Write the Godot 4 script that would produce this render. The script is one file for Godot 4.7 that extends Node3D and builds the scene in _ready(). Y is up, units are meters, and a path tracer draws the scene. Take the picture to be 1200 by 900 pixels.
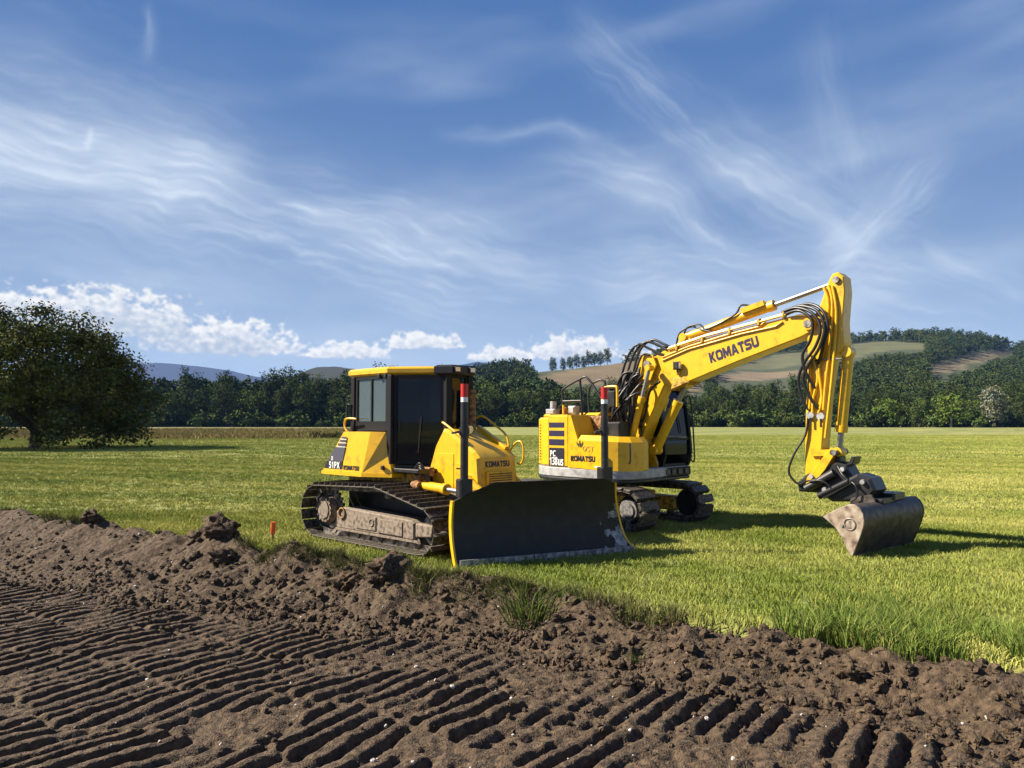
extends Node3D
# A bulldozer and an excavator parked on a mown meadow beside a stripped strip of bare soil.
# World: y up, the camera looks along -z. The strip of soil lies in a frame of its own: s runs along its edge, q across it.

const EDGE_O := Vector2(-1.7, -9.8)
const EDGE_T := Vector2(0.8367, 0.5476)
const EDGE_N := Vector2(-0.5476, 0.8367)
const DEG := PI / 180.0

var names := {}
var M := {}
var n_big := FastNoiseLite.new()
var n_mid := FastNoiseLite.new()
var n_fine := FastNoiseLite.new()
var n_streak := FastNoiseLite.new()
var n_cloud := FastNoiseLite.new()
var rng := RandomNumberGenerator.new()

# ------------------------------------------------------------------ mesh builder
class B:
	var v := PackedVector3Array()
	var n := PackedVector3Array()
	var x := Transform3D()

	func tri(a: Vector3, b: Vector3, c: Vector3, na: Vector3, nb: Vector3, nc: Vector3) -> void:
		a = x * a; b = x * b; c = x * c
		na = (x.basis * na).normalized(); nb = (x.basis * nb).normalized(); nc = (x.basis * nc).normalized()
		if (b - a).cross(c - a).dot(na + nb + nc) > 0.0:
			v.append_array([a, c, b]); n.append_array([na, nc, nb])
		else:
			v.append_array([a, b, c]); n.append_array([na, nb, nc])

	func quad(a: Vector3, b: Vector3, c: Vector3, d: Vector3, out: Vector3) -> void:
		var m := (b - a).cross(c - a)
		if m.length_squared() < 1e-14:
			m = (c - a).cross(d - a)
		if m.dot(out) < 0.0: m = -m
		m = m.normalized()
		tri(a, b, c, m, m, m); tri(a, c, d, m, m, m)

	# a polygon in x and y, drawn out along z, with chamfered rims
	func prism(pts: Array, z0: float, z1: float, bev := 0.0) -> B:
		var p := PackedVector2Array(pts)
		var area := 0.0
		for i in p.size():
			area += p[i].cross(p[(i + 1) % p.size()])
		if area < 0.0: p.reverse()
		var k := p.size()
		var en := PackedVector2Array()
		for i in k:
			var e := (p[(i + 1) % k] - p[i]).normalized()
			en.append(Vector2(e.y, -e.x))
		var ins := PackedVector2Array()
		for i in k:
			var a := en[(i + k - 1) % k]
			var b := en[i]
			ins.append(p[i] - bev * (a + b) / maxf(0.35, 1.0 + a.dot(b)))
		var zb0 := z0 + bev
		var zb1 := z1 - bev
		for i in k:
			var j := (i + 1) % k
			var ni := en[i]
			var na := ni
			var nb := ni
			if en[(i + k - 1) % k].dot(ni) > 0.8: na = (en[(i + k - 1) % k] + ni).normalized()
			if en[j].dot(ni) > 0.8: nb = (en[j] + ni).normalized()
			var a3 := Vector3(na.x, na.y, 0)
			var b3 := Vector3(nb.x, nb.y, 0)
			var A := Vector3(p[i].x, p[i].y, zb0)
			var Bq := Vector3(p[j].x, p[j].y, zb0)
			var C := Vector3(p[j].x, p[j].y, zb1)
			var D := Vector3(p[i].x, p[i].y, zb1)
			tri(A, Bq, C, a3, b3, b3); tri(A, C, D, a3, b3, a3)
			if bev > 0.0:
				var E := Vector3(ins[i].x, ins[i].y, z1)
				var F := Vector3(ins[j].x, ins[j].y, z1)
				quad(D, C, F, E, Vector3(ni.x, ni.y, 1))
				E.z = z0; F.z = z0
				quad(A, Bq, F, E, Vector3(ni.x, ni.y, -1))
		var t := Geometry2D.triangulate_polygon(ins)
		for i in range(0, t.size(), 3):
			for s in [[z0, -1.0], [z1, 1.0]]:
				var nn := Vector3(0, 0, s[1])
				tri(Vector3(ins[t[i]].x, ins[t[i]].y, s[0]), Vector3(ins[t[i + 1]].x, ins[t[i + 1]].y, s[0]), Vector3(ins[t[i + 2]].x, ins[t[i + 2]].y, s[0]), nn, nn, nn)
		return self

	# a polygon in x and z, drawn out along y
	func plan(pts: Array, y0: float, y1: float, bev := 0.0) -> B:
		var keep := x
		x = x * Transform3D(Basis(Vector3(1, 0, 0), Vector3(0, 0, 1), Vector3(0, 1, 0)), Vector3.ZERO)
		prism(pts, y0, y1, bev)
		x = keep
		return self

	# a polygon in z and y, drawn out along x
	func front(pts: Array, x0: float, x1: float, bev := 0.0) -> B:
		var keep := x
		x = x * Transform3D(Basis(Vector3(0, 0, 1), Vector3(0, 1, 0), Vector3(1, 0, 0)), Vector3.ZERO)
		prism(pts, x0, x1, bev)
		x = keep
		return self

	func box(c: Vector3, s: Vector3, bev := 0.0) -> B:
		var h := s * 0.5
		var keep := x
		x = x * Transform3D(Basis(), c)
		prism([Vector2(-h.x, -h.y), Vector2(h.x, -h.y), Vector2(h.x, h.y), Vector2(-h.x, h.y)], -h.z, h.z, minf(bev, minf(h.x, minf(h.y, h.z)) * 0.8))
		x = keep
		return self

	# a bar of rectangular section from a to b; w across, h along «up»
	func bar(a: Vector3, b: Vector3, w: float, h: float, up := Vector3.UP, bev := 0.0) -> B:
		var d := (b - a).normalized()
		if absf(d.dot(up)) > 0.97: up = Vector3(1, 0, 0) if absf(d.x) < 0.8 else Vector3(0, 0, 1)
		var r := d.cross(up).normalized()
		var u := r.cross(d).normalized()
		var keep := x
		x = x * Transform3D(Basis(r, u, -d), a)
		prism([Vector2(-w / 2, -h / 2), Vector2(w / 2, -h / 2), Vector2(w / 2, h / 2), Vector2(-w / 2, h / 2)], -(b - a).length(), 0.0, bev)
		x = keep
		return self

	func cyl(a: Vector3, b: Vector3, r0: float, r1 := -1.0, seg := 18, caps := true) -> B:
		if r1 < 0.0: r1 = r0
		var d := (b - a).normalized()
		var r := d.cross(Vector3.UP if absf(d.y) < 0.9 else Vector3.RIGHT).normalized()
		var u := r.cross(d)
		for i in seg:
			var t0 := TAU * i / seg
			var t1 := TAU * (i + 1) / seg
			var m0 := r * cos(t0) + u * sin(t0)
			var m1 := r * cos(t1) + u * sin(t1)
			if r0 > 0.0: tri(a + m0 * r0, a + m1 * r0, b + m1 * r1, m0, m1, m1)
			if r1 > 0.0: tri(a + m0 * r0, b + m1 * r1, b + m0 * r1, m0, m1, m0)
			if caps and r0 > 0.0: tri(a, a + m0 * r0, a + m1 * r0, -d, -d, -d)
			if caps and r1 > 0.0: tri(b, b + m0 * r1, b + m1 * r1, d, d, d)
		return self

	# a wheel-like disc with a chamfered rim about axis z at c
	func disc(c: Vector3, r: float, w: float, ch := 0.02, seg := 28) -> B:
		var h := Vector3(0, 0, w / 2)
		var k := Vector3(0, 0, w / 2 - ch)
		cyl(c - k, c + k, r, r, seg, false)
		cyl(c + k, c + h, r, r - ch, seg, false)
		cyl(c - h, c - k, r - ch, r, seg, false)
		cyl(c + h * 0.999, c + h, r - ch, r - ch, seg)
		cyl(c - h, c - h * 0.999, r - ch, r - ch, seg)
		return self

	func ring(c: Vector3, ax: Vector3, r: float, t: float, seg := 24) -> B:
		var pts := []
		var a := ax.cross(Vector3.UP if absf(ax.y) < 0.9 else Vector3.RIGHT).normalized()
		var b := ax.cross(a).normalized()
		for i in seg + 1:
			pts.append(c + (a * cos(TAU * i / seg) + b * sin(TAU * i / seg)) * r)
		return tube(pts, t, 6)

	func tube(p: Array, r: float, seg := 8) -> B:
		var rings := []
		var frame := Vector3.ZERO
		for i in p.size():
			var d: Vector3 = (p[mini(i + 1, p.size() - 1)] - p[maxi(i - 1, 0)]).normalized()
			if frame == Vector3.ZERO:
				frame = d.cross(Vector3.UP if absf(d.y) < 0.9 else Vector3.RIGHT).normalized()
			frame = (frame - d * frame.dot(d)).normalized()
			var u := frame.cross(d)
			var ring_pts := []
			for k in seg:
				ring_pts.append(frame * cos(TAU * k / seg) + u * sin(TAU * k / seg))
			rings.append(ring_pts)
		for i in p.size() - 1:
			for k in seg:
				var l := (k + 1) % seg
				var a0: Vector3 = rings[i][k]
				var a1: Vector3 = rings[i][l]
				var b0: Vector3 = rings[i + 1][k]
				var b1: Vector3 = rings[i + 1][l]
				tri(p[i] + a0 * r, p[i] + a1 * r, p[i + 1] + b1 * r, a0, a1, b1)
				tri(p[i] + a0 * r, p[i + 1] + b1 * r, p[i + 1] + b0 * r, a0, b1, b0)
		for e in [[0, 1], [p.size() - 1, p.size() - 2]]:
			var d: Vector3 = (p[e[0]] - p[e[1]]).normalized()
			for k in seg:
				tri(p[e[0]], p[e[0]] + rings[e[0]][k] * r, p[e[0]] + rings[e[0]][(k + 1) % seg] * r, d, d, d)
		return self

	# a convex body with two matching rims: bottom rim and top rim
	func loft(lo: Array, hi: Array) -> B:
		var c := Vector3.ZERO
		for q in lo + hi: c += q
		c /= lo.size() * 2.0
		var k := lo.size()
		for i in k:
			var j := (i + 1) % k
			quad(lo[i], lo[j], hi[j], hi[i], (lo[i] + hi[j]) * 0.5 - c)
		for rim in [lo, hi]:
			for i in range(1, k - 1):
				var m: Vector3 = (rim[i] - rim[0]).cross(rim[i + 1] - rim[0])
				if m.dot(rim[0] - c) < 0.0: m = -m
				tri(rim[0], rim[i], rim[i + 1], m, m, m)
		return self

	func ball(c: Vector3, r: Vector3, seg := 12) -> B:
		for i in seg / 2:
			for j in seg:
				var q := []
				for o in [[0, 0], [1, 0], [1, 1], [0, 1]]:
					var a: float = PI * (i + o[0]) / (seg / 2) - PI / 2
					var b: float = TAU * (j + o[1]) / seg
					q.append(Vector3(cos(a) * cos(b), sin(a), cos(a) * sin(b)))
				if i > 0: tri(c + q[0] * r, c + q[1] * r, c + q[3] * r, q[0] / r, q[1] / r, q[3] / r)
				if i < seg / 2 - 1: tri(c + q[3] * r, c + q[1] * r, c + q[2] * r, q[3] / r, q[1] / r, q[2] / r)
		return self

	func mesh() -> ArrayMesh:
		var arr := []
		arr.resize(Mesh.ARRAY_MAX)
		arr[Mesh.ARRAY_VERTEX] = v
		arr[Mesh.ARRAY_NORMAL] = n
		var m := ArrayMesh.new()
		m.add_surface_from_arrays(Mesh.PRIMITIVE_TRIANGLES, arr)
		return m

# ------------------------------------------------------------------ small helpers
func numbered(called: String) -> String:
	if not names.has(called):
		names[called] = 0
		return called
	names[called] += 1
	return "%s_%03d" % [called, names[called]]

func tag(o: Node, label: String, category: String, group := "", kind := "") -> void:
	if label: o.set_meta("label", label)
	if category: o.set_meta("category", category)
	if group: o.set_meta("group", group)
	if kind: o.set_meta("kind", kind)

func part(parent: Node, called: String, b: B, m: Material, label := "") -> MeshInstance3D:
	return part_mesh(parent, called, b.mesh(), m, label)

func part_mesh(parent: Node, called: String, mesh: Mesh, m: Material, label := "") -> MeshInstance3D:
	var o := MeshInstance3D.new()
	o.mesh = mesh
	o.material_override = m
	o.name = called if parent != self else numbered(called)
	if label: o.set_meta("label", label)
	parent.add_child(o, true)
	return o

func smooth_path(p: Array, steps := 6) -> Array:
	var out := []
	for i in p.size() - 1:
		var a: Vector3 = p[maxi(i - 1, 0)]
		var b: Vector3 = p[i]
		var c: Vector3 = p[i + 1]
		var d: Vector3 = p[mini(i + 2, p.size() - 1)]
		for k in steps:
			out.append(b.cubic_interpolate(c, a, d, float(k) / steps))
	out.append(p[-1])
	return out

func lettering(parent: Node, words: String, size: float, xf: Transform3D, m: Material, squeeze := 1.0, bold := 1.0, serif := false) -> MeshInstance3D:
	var f := SystemFont.new()
	f.font_names = PackedStringArray(["Droid Serif" if serif else "Droid Sans"])
	f.font_weight = 700
	var fv := FontVariation.new()
	fv.base_font = f
	fv.variation_embolden = 0.0 * bold
	var t := TextMesh.new()
	t.text = words
	t.font = fv
	t.font_size = 64
	t.pixel_size = size / 46.0
	t.depth = 0.004
	t.curve_step = 2.0
	var o := part_mesh(parent, "lettering", t, m)
	o.transform = xf * Transform3D(Basis().scaled(Vector3(squeeze, 1, 1)), Vector3.ZERO)
	return o

# the maker's seven heavy block letters, each its own piece; width is that of the whole word
const BLOCK := {
	"K": [1.02, [[0, 0, 0.3, 0, 0.3, 1, 0, 1], [0.3, 0.38, 0.3, 0.62, 0.62, 1, 1, 1, 0.58, 0.5, 1.02, 0, 0.64, 0]]],
	"O": [1.1, [[0.55, 1, 0.2, 1, 0, 0.8, 0, 0.2, 0.2, 0, 0.55, 0, 0.55, 0.25, 0.36, 0.25, 0.3, 0.32, 0.3, 0.68, 0.36, 0.75, 0.55, 0.75], [0.55, 1, 0.9, 1, 1.1, 0.8, 1.1, 0.2, 0.9, 0, 0.55, 0, 0.55, 0.25, 0.74, 0.25, 0.8, 0.32, 0.8, 0.68, 0.74, 0.75, 0.55, 0.75]]],
	"M": [1.24, [[0, 0, 0, 1, 0.34, 1, 0.62, 0.5, 0.9, 1, 1.24, 1, 1.24, 0, 0.95, 0, 0.95, 0.55, 0.7, 0.1, 0.54, 0.1, 0.29, 0.55, 0.29, 0]]],
	"A": [1.12, [[0, 0, 0.38, 1, 0.56, 1, 0.56, 0.68, 0.46, 0.42, 0.56, 0.42, 0.56, 0.2, 0.38, 0.2, 0.31, 0], [1.12, 0, 0.74, 1, 0.56, 1, 0.56, 0.68, 0.66, 0.42, 0.56, 0.42, 0.56, 0.2, 0.74, 0.2, 0.81, 0]]],
	"T": [0.94, [[0.32, 0, 0.32, 0.74, 0, 0.74, 0, 1, 0.94, 1, 0.94, 0.74, 0.62, 0.74, 0.62, 0]]],
	"S": [1.0, [[0, 0, 0, 0.26, 0.66, 0.26, 0.7, 0.3, 0.7, 0.36, 0.66, 0.4, 0.2, 0.4, 0, 0.55, 0, 0.82, 0.2, 1, 0.98, 1, 0.98, 0.75, 0.34, 0.75, 0.3, 0.71, 0.3, 0.66, 0.34, 0.62, 0.8, 0.62, 1, 0.46, 1, 0.2, 0.8, 0]]],
	"U": [1.04, [[0, 1, 0, 0.22, 0.2, 0, 0.84, 0, 1.04, 0.22, 1.04, 1, 0.74, 1, 0.74, 0.32, 0.68, 0.25, 0.36, 0.25, 0.3, 0.32, 0.3, 1]]]}

func block_letters(parent: Node, words: String, high: float, wide: float, xf: Transform3D, m: Material) -> void:
	var total := -0.09
	for ch in words: total += float(BLOCK[ch][0]) + 0.09
	var k := wide / total
	var at := -wide / 2.0
	for ch in words:
		var b := B.new()
		b.x = xf * Transform3D(Basis.from_scale(Vector3(k, high, 1.0)), Vector3(at, -high / 2.0, 0))
		for poly in BLOCK[ch][1]:
			var pts := []
			for i in range(0, poly.size(), 2): pts.append(Vector2(poly[i], poly[i + 1]))
			b.prism(pts, -0.002, 0.002)
		part(parent, "letter", b, m)
		at += (float(BLOCK[ch][0]) + 0.09) * k

func noise_tex(freq: float, colors: Array, offsets: Array, octaves := 4, size := 512, seed_ := 1, kind := FastNoiseLite.TYPE_SIMPLEX_SMOOTH) -> NoiseTexture2D:
	var f := FastNoiseLite.new()
	f.noise_type = kind
	f.frequency = freq
	f.fractal_octaves = octaves
	f.seed = seed_
	var t := NoiseTexture2D.new()
	t.width = size
	t.height = size
	t.seamless = true
	t.noise = f
	var g := Gradient.new()
	g.offsets = PackedFloat32Array(offsets)
	var cc := PackedColorArray()
	for c in colors: cc.append((c as Color).linear_to_srgb())
	g.colors = cc
	t.color_ramp = g
	return t

func noise_normal(freq: float, strength: float, octaves := 4, size := 512, seed_ := 1, kind := FastNoiseLite.TYPE_SIMPLEX_SMOOTH) -> NoiseTexture2D:
	var f := FastNoiseLite.new()
	f.noise_type = kind
	f.frequency = freq
	f.fractal_octaves = octaves
	f.seed = seed_
	var t := NoiseTexture2D.new()
	t.width = size
	t.height = size
	t.seamless = true
	t.noise = f
	t.as_normal_map = true
	t.bump_strength = strength
	return t

# linear base colour in, material out
func mat(c: Color, rough := 0.7, metal := 0.0) -> StandardMaterial3D:
	var m := StandardMaterial3D.new()
	m.albedo_color = c.linear_to_srgb()
	m.roughness = rough
	m.metallic = metal
	return m

func textured(m: StandardMaterial3D, tex: Texture2D, scale: float, nrm: Texture2D = null, nscale := 1.0, world := false) -> StandardMaterial3D:
	m.albedo_texture = tex
	m.uv1_triplanar = true
	m.uv1_world_triplanar = world
	m.uv1_scale = Vector3.ONE * scale
	if nrm:
		m.normal_enabled = true
		m.normal_texture = nrm
		m.normal_scale = nscale
	return m

func colored_mesh(v: PackedVector3Array, n: PackedVector3Array, c: PackedColorArray, idx := PackedInt32Array()) -> ArrayMesh:
	var arr := []
	arr.resize(Mesh.ARRAY_MAX)
	arr[Mesh.ARRAY_VERTEX] = v
	arr[Mesh.ARRAY_NORMAL] = n
	if c.size(): arr[Mesh.ARRAY_COLOR] = c
	if idx.size(): arr[Mesh.ARRAY_INDEX] = idx
	var m := ArrayMesh.new()
	m.add_surface_from_arrays(Mesh.PRIMITIVE_TRIANGLES, arr)
	return m

func copies(called: String, mesh: Mesh, m: Material, xs: Array, cols: Array, label: String, category: String) -> void:
	var mm := MultiMesh.new()
	mm.transform_format = MultiMesh.TRANSFORM_3D
	mm.use_colors = cols.size() > 0
	mm.mesh = mesh
	mm.instance_count = xs.size()
	for i in xs.size():
		mm.set_instance_transform(i, xs[i])
		if cols.size(): mm.set_instance_color(i, cols[i])
	var o := MultiMeshInstance3D.new()
	o.multimesh = mm
	o.material_override = m
	o.name = numbered(called)
	tag(o, label, category, "", "stuff")
	add_child(o)

# ------------------------------------------------------------------ sky
const EXPOSURE := 2.5
var sky_bytes := PackedByteArray()
var sky_w := 4096
var sky_h := 2048
var sky_rows := []
# wisps of high cloud: points (azimuth, height in degrees), width in degrees, strength
var wisps := [
	[[Vector2(-37.26, 16.58), Vector2(-27.36, 16.1), Vector2(-15.99, 14.39), Vector2(-5.23, 11.88), Vector2(7.79, 8.53)], 3.4, 0.85],
	[[Vector2(-37.31, 18.04), Vector2(-27.39, 17.3), Vector2(-17.81, 15.26)], 5.52, 0.4],
	[[Vector2(2.66, 29.38), Vector2(9.21, 24.82), Vector2(14.86, 20.74), Vector2(20.76, 15.87), Vector2(25.14, 11.98), Vector2(27.7, 8.89)], 1.9, 0.5],
	[[Vector2(0.66, 19.92), Vector2(6.57, 18.91), Vector2(12.93, 15.91), Vector2(15.97, 12.7), Vector2(24.55, 9.71)], 1.6, 0.45],
	[[Vector2(-6.58, 21.44), Vector2(2.64, 21.66), Vector2(7.88, 20.63)], 0.58, 0.2],
	[[Vector2(30.95, 18.31), Vector2(27.84, 14.5), Vector2(24.6, 12.03), Vector2(20.65, 9.99)], 2.1, 0.5],
	[[Vector2(22.47, 28.5), Vector2(23.99, 21.58), Vector2(25.18, 13.69)], 2.6, 0.15],
	[[Vector2(28.78, 11.61), Vector2(32.15, 9.6), Vector2(35.71, 7.9)], 1.0, 0.5],
	[[Vector2(0, 10.66), Vector2(12.85, 9.15), Vector2(24.53, 8.84), Vector2(36.5, 5.74)], 3.8, 0.6],
	[[Vector2(-26.34, 27.77), Vector2(-26.8, 25.23), Vector2(-27.28, 23.37)], 0.45, 0.3],
	[[Vector2(-29.04, 19.28), Vector2(-29.37, 18.69), Vector2(-29.75, 17.89)], 0.22, 0.5],
	[[Vector2(-36.21, 10.19), Vector2(-27.21, 9.96), Vector2(-17.12, 9.28)], 1.3, 0.3]]

func wisp_at(az0: float, el0: float) -> float:
	var sum := 0.0
	var az := az0 + n_streak.get_noise_3d(az0 * 5.0, el0 * 5.0, 11.0) * 1.5 + n_streak.get_noise_3d(az0 * 14.0, el0 * 14.0, 5.0) * 0.18
	var el := el0 + n_streak.get_noise_3d(az0 * 5.0, el0 * 5.0, 61.0) * 1.2 + n_streak.get_noise_3d(az0 * 14.0, el0 * 14.0, 95.0) * 0.14
	for w in wisps:
		var pts: Array = w[0]
		var wide: float = w[1]
		var best := 1e9
		var along := 0.0
		var side := 0.0
		var run := 0.0
		for i in pts.size() - 1:
			var a: Vector2 = pts[i]
			var d: Vector2 = pts[i + 1] - a
			var l := d.length()
			d /= l
			var p := Vector2(az, el) - a
			var t := clampf(p.dot(d), 0.0, l)
			var dist := (p - d * t).length()
			if dist < best:
				best = dist
				along = run + p.dot(d)
				side = d.cross(p)
			run += l
		if best > wide * 2.6: continue
		var f := clampf(along / run, 0.0, 1.0)
		var ends := smoothstep(0.0, 0.3, f) * smoothstep(1.0, 0.7, f)
		if pts[0].x < -36.0: ends = smoothstep(1.0, 0.7, f)
		var k := n_streak.get_noise_3d(along * 2.2, side * 16.0 / (0.6 + wide * 0.35), run * 7.0) * 0.5 + 0.5
		var k2 := n_streak.get_noise_3d(along * 9.0 + 90.0, side * 75.0, run * 3.0) * 0.5 + 0.5
		sum += 0.72 * float(w[2]) * ends * exp(-best * best / (wide * wide)) * (0.15 + 2.1 * k * k * k + 1.2 * k2 * k2 * k2)
	return sum

# how thick the low heaped clouds are at that place of the sky
func heap_at(az: float, el: float) -> float:
	var env := 0.0
	# (centre azimuth, height of the flat base, half length, height of the heads)
	for h in [[-29.0, 6.2, 8.5, 3.2], [-21.0, 5.1, 7.0, 2.6], [-12.5, 4.9, 4.5, 1.3], [-6.7, 5.7, 3.9, 1.3], [-34.0, 7.2, 1.6, 1.0], [-0.6, 4.8, 3.4, 1.2], [4.6, 5.0, 5.0, 1.9], [10.5, 4.7, 3.0, 1.0]]:
		var u: float = (az - h[0]) / h[2]
		if absf(u) > 1.3: continue
		var t: float = (el - h[1]) / h[3]
		var base := smoothstep(-0.3, 0.12, t)
		env = maxf(env, base * maxf(0.0, 1.0 - u * u) * maxf(0.0, 1.0 - maxf(t, 0.0) * 0.75))
	if env <= 0.0: return 0.0
	var f := n_cloud.get_noise_2d(az * 14.0, el * 19.0) * 0.5 + 0.5
	var g := n_cloud.get_noise_2d(az * 50.0 + 300.0, el * 64.0) * 0.5 + 0.5
	return clampf((env * 1.25 + f * 0.95 + g * 0.4 - 1.10) * 5.0, 0.0, 1.0) * smoothstep(0.12, 0.35, env)

func sky_row(r: int) -> void:
	var row := PackedByteArray()
	row.resize(sky_w * 3)
	var el := 90.0 - (r + 0.5) / sky_h * 180.0
	var e := maxf(el, 0.0)
	var f := 1.0 - exp(-e / 11.5)
	var f2 := smoothstep(20.0, 70.0, e)
	var hor := Color(0.60, 0.78, 0.96)
	var top := Color(0.046, 0.152, 0.43)
	var zen := Color(0.038, 0.100, 0.29)
	var base := hor.lerp(top, f).lerp(zen, f2)
	for i in sky_w:
		var az := (i + 0.5) / sky_w * 360.0
		var t := fposmod(az + 45.0, 180.0)
		var a := t - 45.0 if t < 90.0 else 135.0 - t
		var c := base
		if el > 0.0:
			var veil := n_streak.get_noise_3d(a * 1.1 + el * 1.6, el * 5.0 - a * 0.8, 7.0) * 0.5 + 0.5
			var fine := n_streak.get_noise_3d(a * 5.0 + el * 7.0, el * 17.0 - a * 3.2, 40.0) * 0.5 + 0.5
			var th := smoothstep(0.38, 0.9, veil) * 0.24 * (0.35 + 1.2 * fine)
			if el < 34.0: th += wisp_at(a, el)
			th *= 1.0 - smoothstep(35.0, 60.0, el) * 0.6
			c = c.lerp(Color(0.74, 0.85, 0.97), clampf(th, 0.0, 0.85))
			if el < 10.5 and el > 3.6:
				var d := heap_at(a, el)
				if d > 0.0:
					var up := heap_at(a - 0.35, el + 0.42)
					var up2 := heap_at(a - 0.12, el + 0.16)
					var up3 := heap_at(a - 0.5, el + 1.1)
					var puff := n_cloud.get_noise_2d(a * 26.0 + 70.0, el * 34.0)
					var lit := clampf(1.12 - up * 0.28 - up2 * 0.2 - up3 * 0.42 + puff * 0.55, 0.0, 1.0)
					c = c.lerp(Color(0.50, 0.60, 0.73).lerp(Color(1.0, 1.0, 0.99), lit), d)
		c = c.linear_to_srgb()
		row[i * 3] = int(clampf(c.r, 0.0, 1.0) * 255.0 + 0.5)
		row[i * 3 + 1] = int(clampf(c.g, 0.0, 1.0) * 255.0 + 0.5)
		row[i * 3 + 2] = int(clampf(c.b, 0.0, 1.0) * 255.0 + 0.5)
	sky_rows[r] = row

func make_sky() -> PanoramaSkyMaterial:
	sky_rows.resize(sky_h)
	var half := sky_h / 2 + 2
	var job := WorkerThreadPool.add_group_task(sky_row, half, -1, true)
	WorkerThreadPool.wait_for_group_task_completion(job)
	for r in half: sky_bytes.append_array(sky_rows[r])
	for r in range(half, sky_h): sky_bytes.append_array(sky_rows[half - 1])
	var im := Image.create_from_data(sky_w, sky_h, false, Image.FORMAT_RGB8, sky_bytes)
	var p := PanoramaSkyMaterial.new()
	p.panorama = ImageTexture.create_from_image(im)
	sky_rows.clear()
	return p

func stage() -> void:
	var cam := Camera3D.new()
	cam.name = "camera"
	cam.fov = 2.0 * rad_to_deg(atan(450.0 / 883.0))
	cam.far = 16000.0
	cam.near = 0.05
	cam.position = Vector3(0, 2.0, 0)
	cam.rotation.x = 2.92 * DEG
	add_child(cam)
	cam.current = true
	var env := Environment.new()
	env.background_mode = Environment.BG_SKY
	env.sky = Sky.new()
	env.sky.sky_material = make_sky()
	env.background_energy_multiplier = 1.0 / EXPOSURE
	env.tonemap_mode = Environment.TONE_MAPPER_LINEAR
	env.tonemap_exposure = EXPOSURE
	env.fog_enabled = true
	env.fog_density = 0.00005
	env.fog_light_color = Color(0.42, 0.63, 1.0)
	env.sdfgi_enabled = true
	env.ssao_enabled = true
	env.ssil_enabled = true
	var we := WorldEnvironment.new()
	we.environment = env
	add_child(we)
	var sun := DirectionalLight3D.new()
	sun.name = "sun"
	sun.light_color = Color(1.0, 0.95, 0.87)
	sun.light_energy = 1.6
	sun.light_angular_distance = 0.5
	sun.shadow_enabled = true
	add_child(sun)
	sun.look_at_from_position(Vector3(-0.76, 0.63, -0.04) * 50.0, Vector3.ZERO)

# ------------------------------------------------------------------ the ground
func edge_xy(s: float, q: float) -> Vector2:
	return EDGE_O + EDGE_T * s + EDGE_N * q

func edge_sq(p: Vector2) -> Vector2:
	var d := p - EDGE_O
	return Vector2(d.dot(EDGE_T), d.dot(EDGE_N))

func meadow_y(x: float, z: float) -> float:
	return n_mid.get_noise_2d(x * 3.0, z * 3.0) * 0.03 * clampf(30.0 / (10.0 + absf(z)), 0.0, 1.0)

# the crest of the pushed-up bank: how far it strays from the straight edge and how high it is
func crest(s: float) -> Vector3:
	var stray := n_mid.get_noise_2d(s * 9.0, 11.0) * 0.35 + n_fine.get_noise_2d(s * 16.0, 31.0) * 0.12
	var k := smoothstep(4.0, -3.5, s)
	var h := lerpf(0.0, 0.17, k) + (n_mid.get_noise_2d(s * 14.0, 77.0) * 0.11 + n_fine.get_noise_2d(s * 20.0, 5.0) * 0.07) * (0.45 + 0.55 * k)
	h += 0.16 * exp(-pow((s + 3.3) / 0.55, 2.0)) + 0.10 * exp(-pow((s + 6.9) / 0.3, 2.0)) + 0.12 * exp(-pow((s - 0.3) / 0.45, 2.0)) + 0.12 * exp(-pow((s - 1.3) / 0.35, 2.0))
	return Vector3(stray, h, lerpf(0.75, 1.75, smoothstep(5.0, -8.0, s)))

var lane_seed := PackedFloat32Array()

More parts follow.
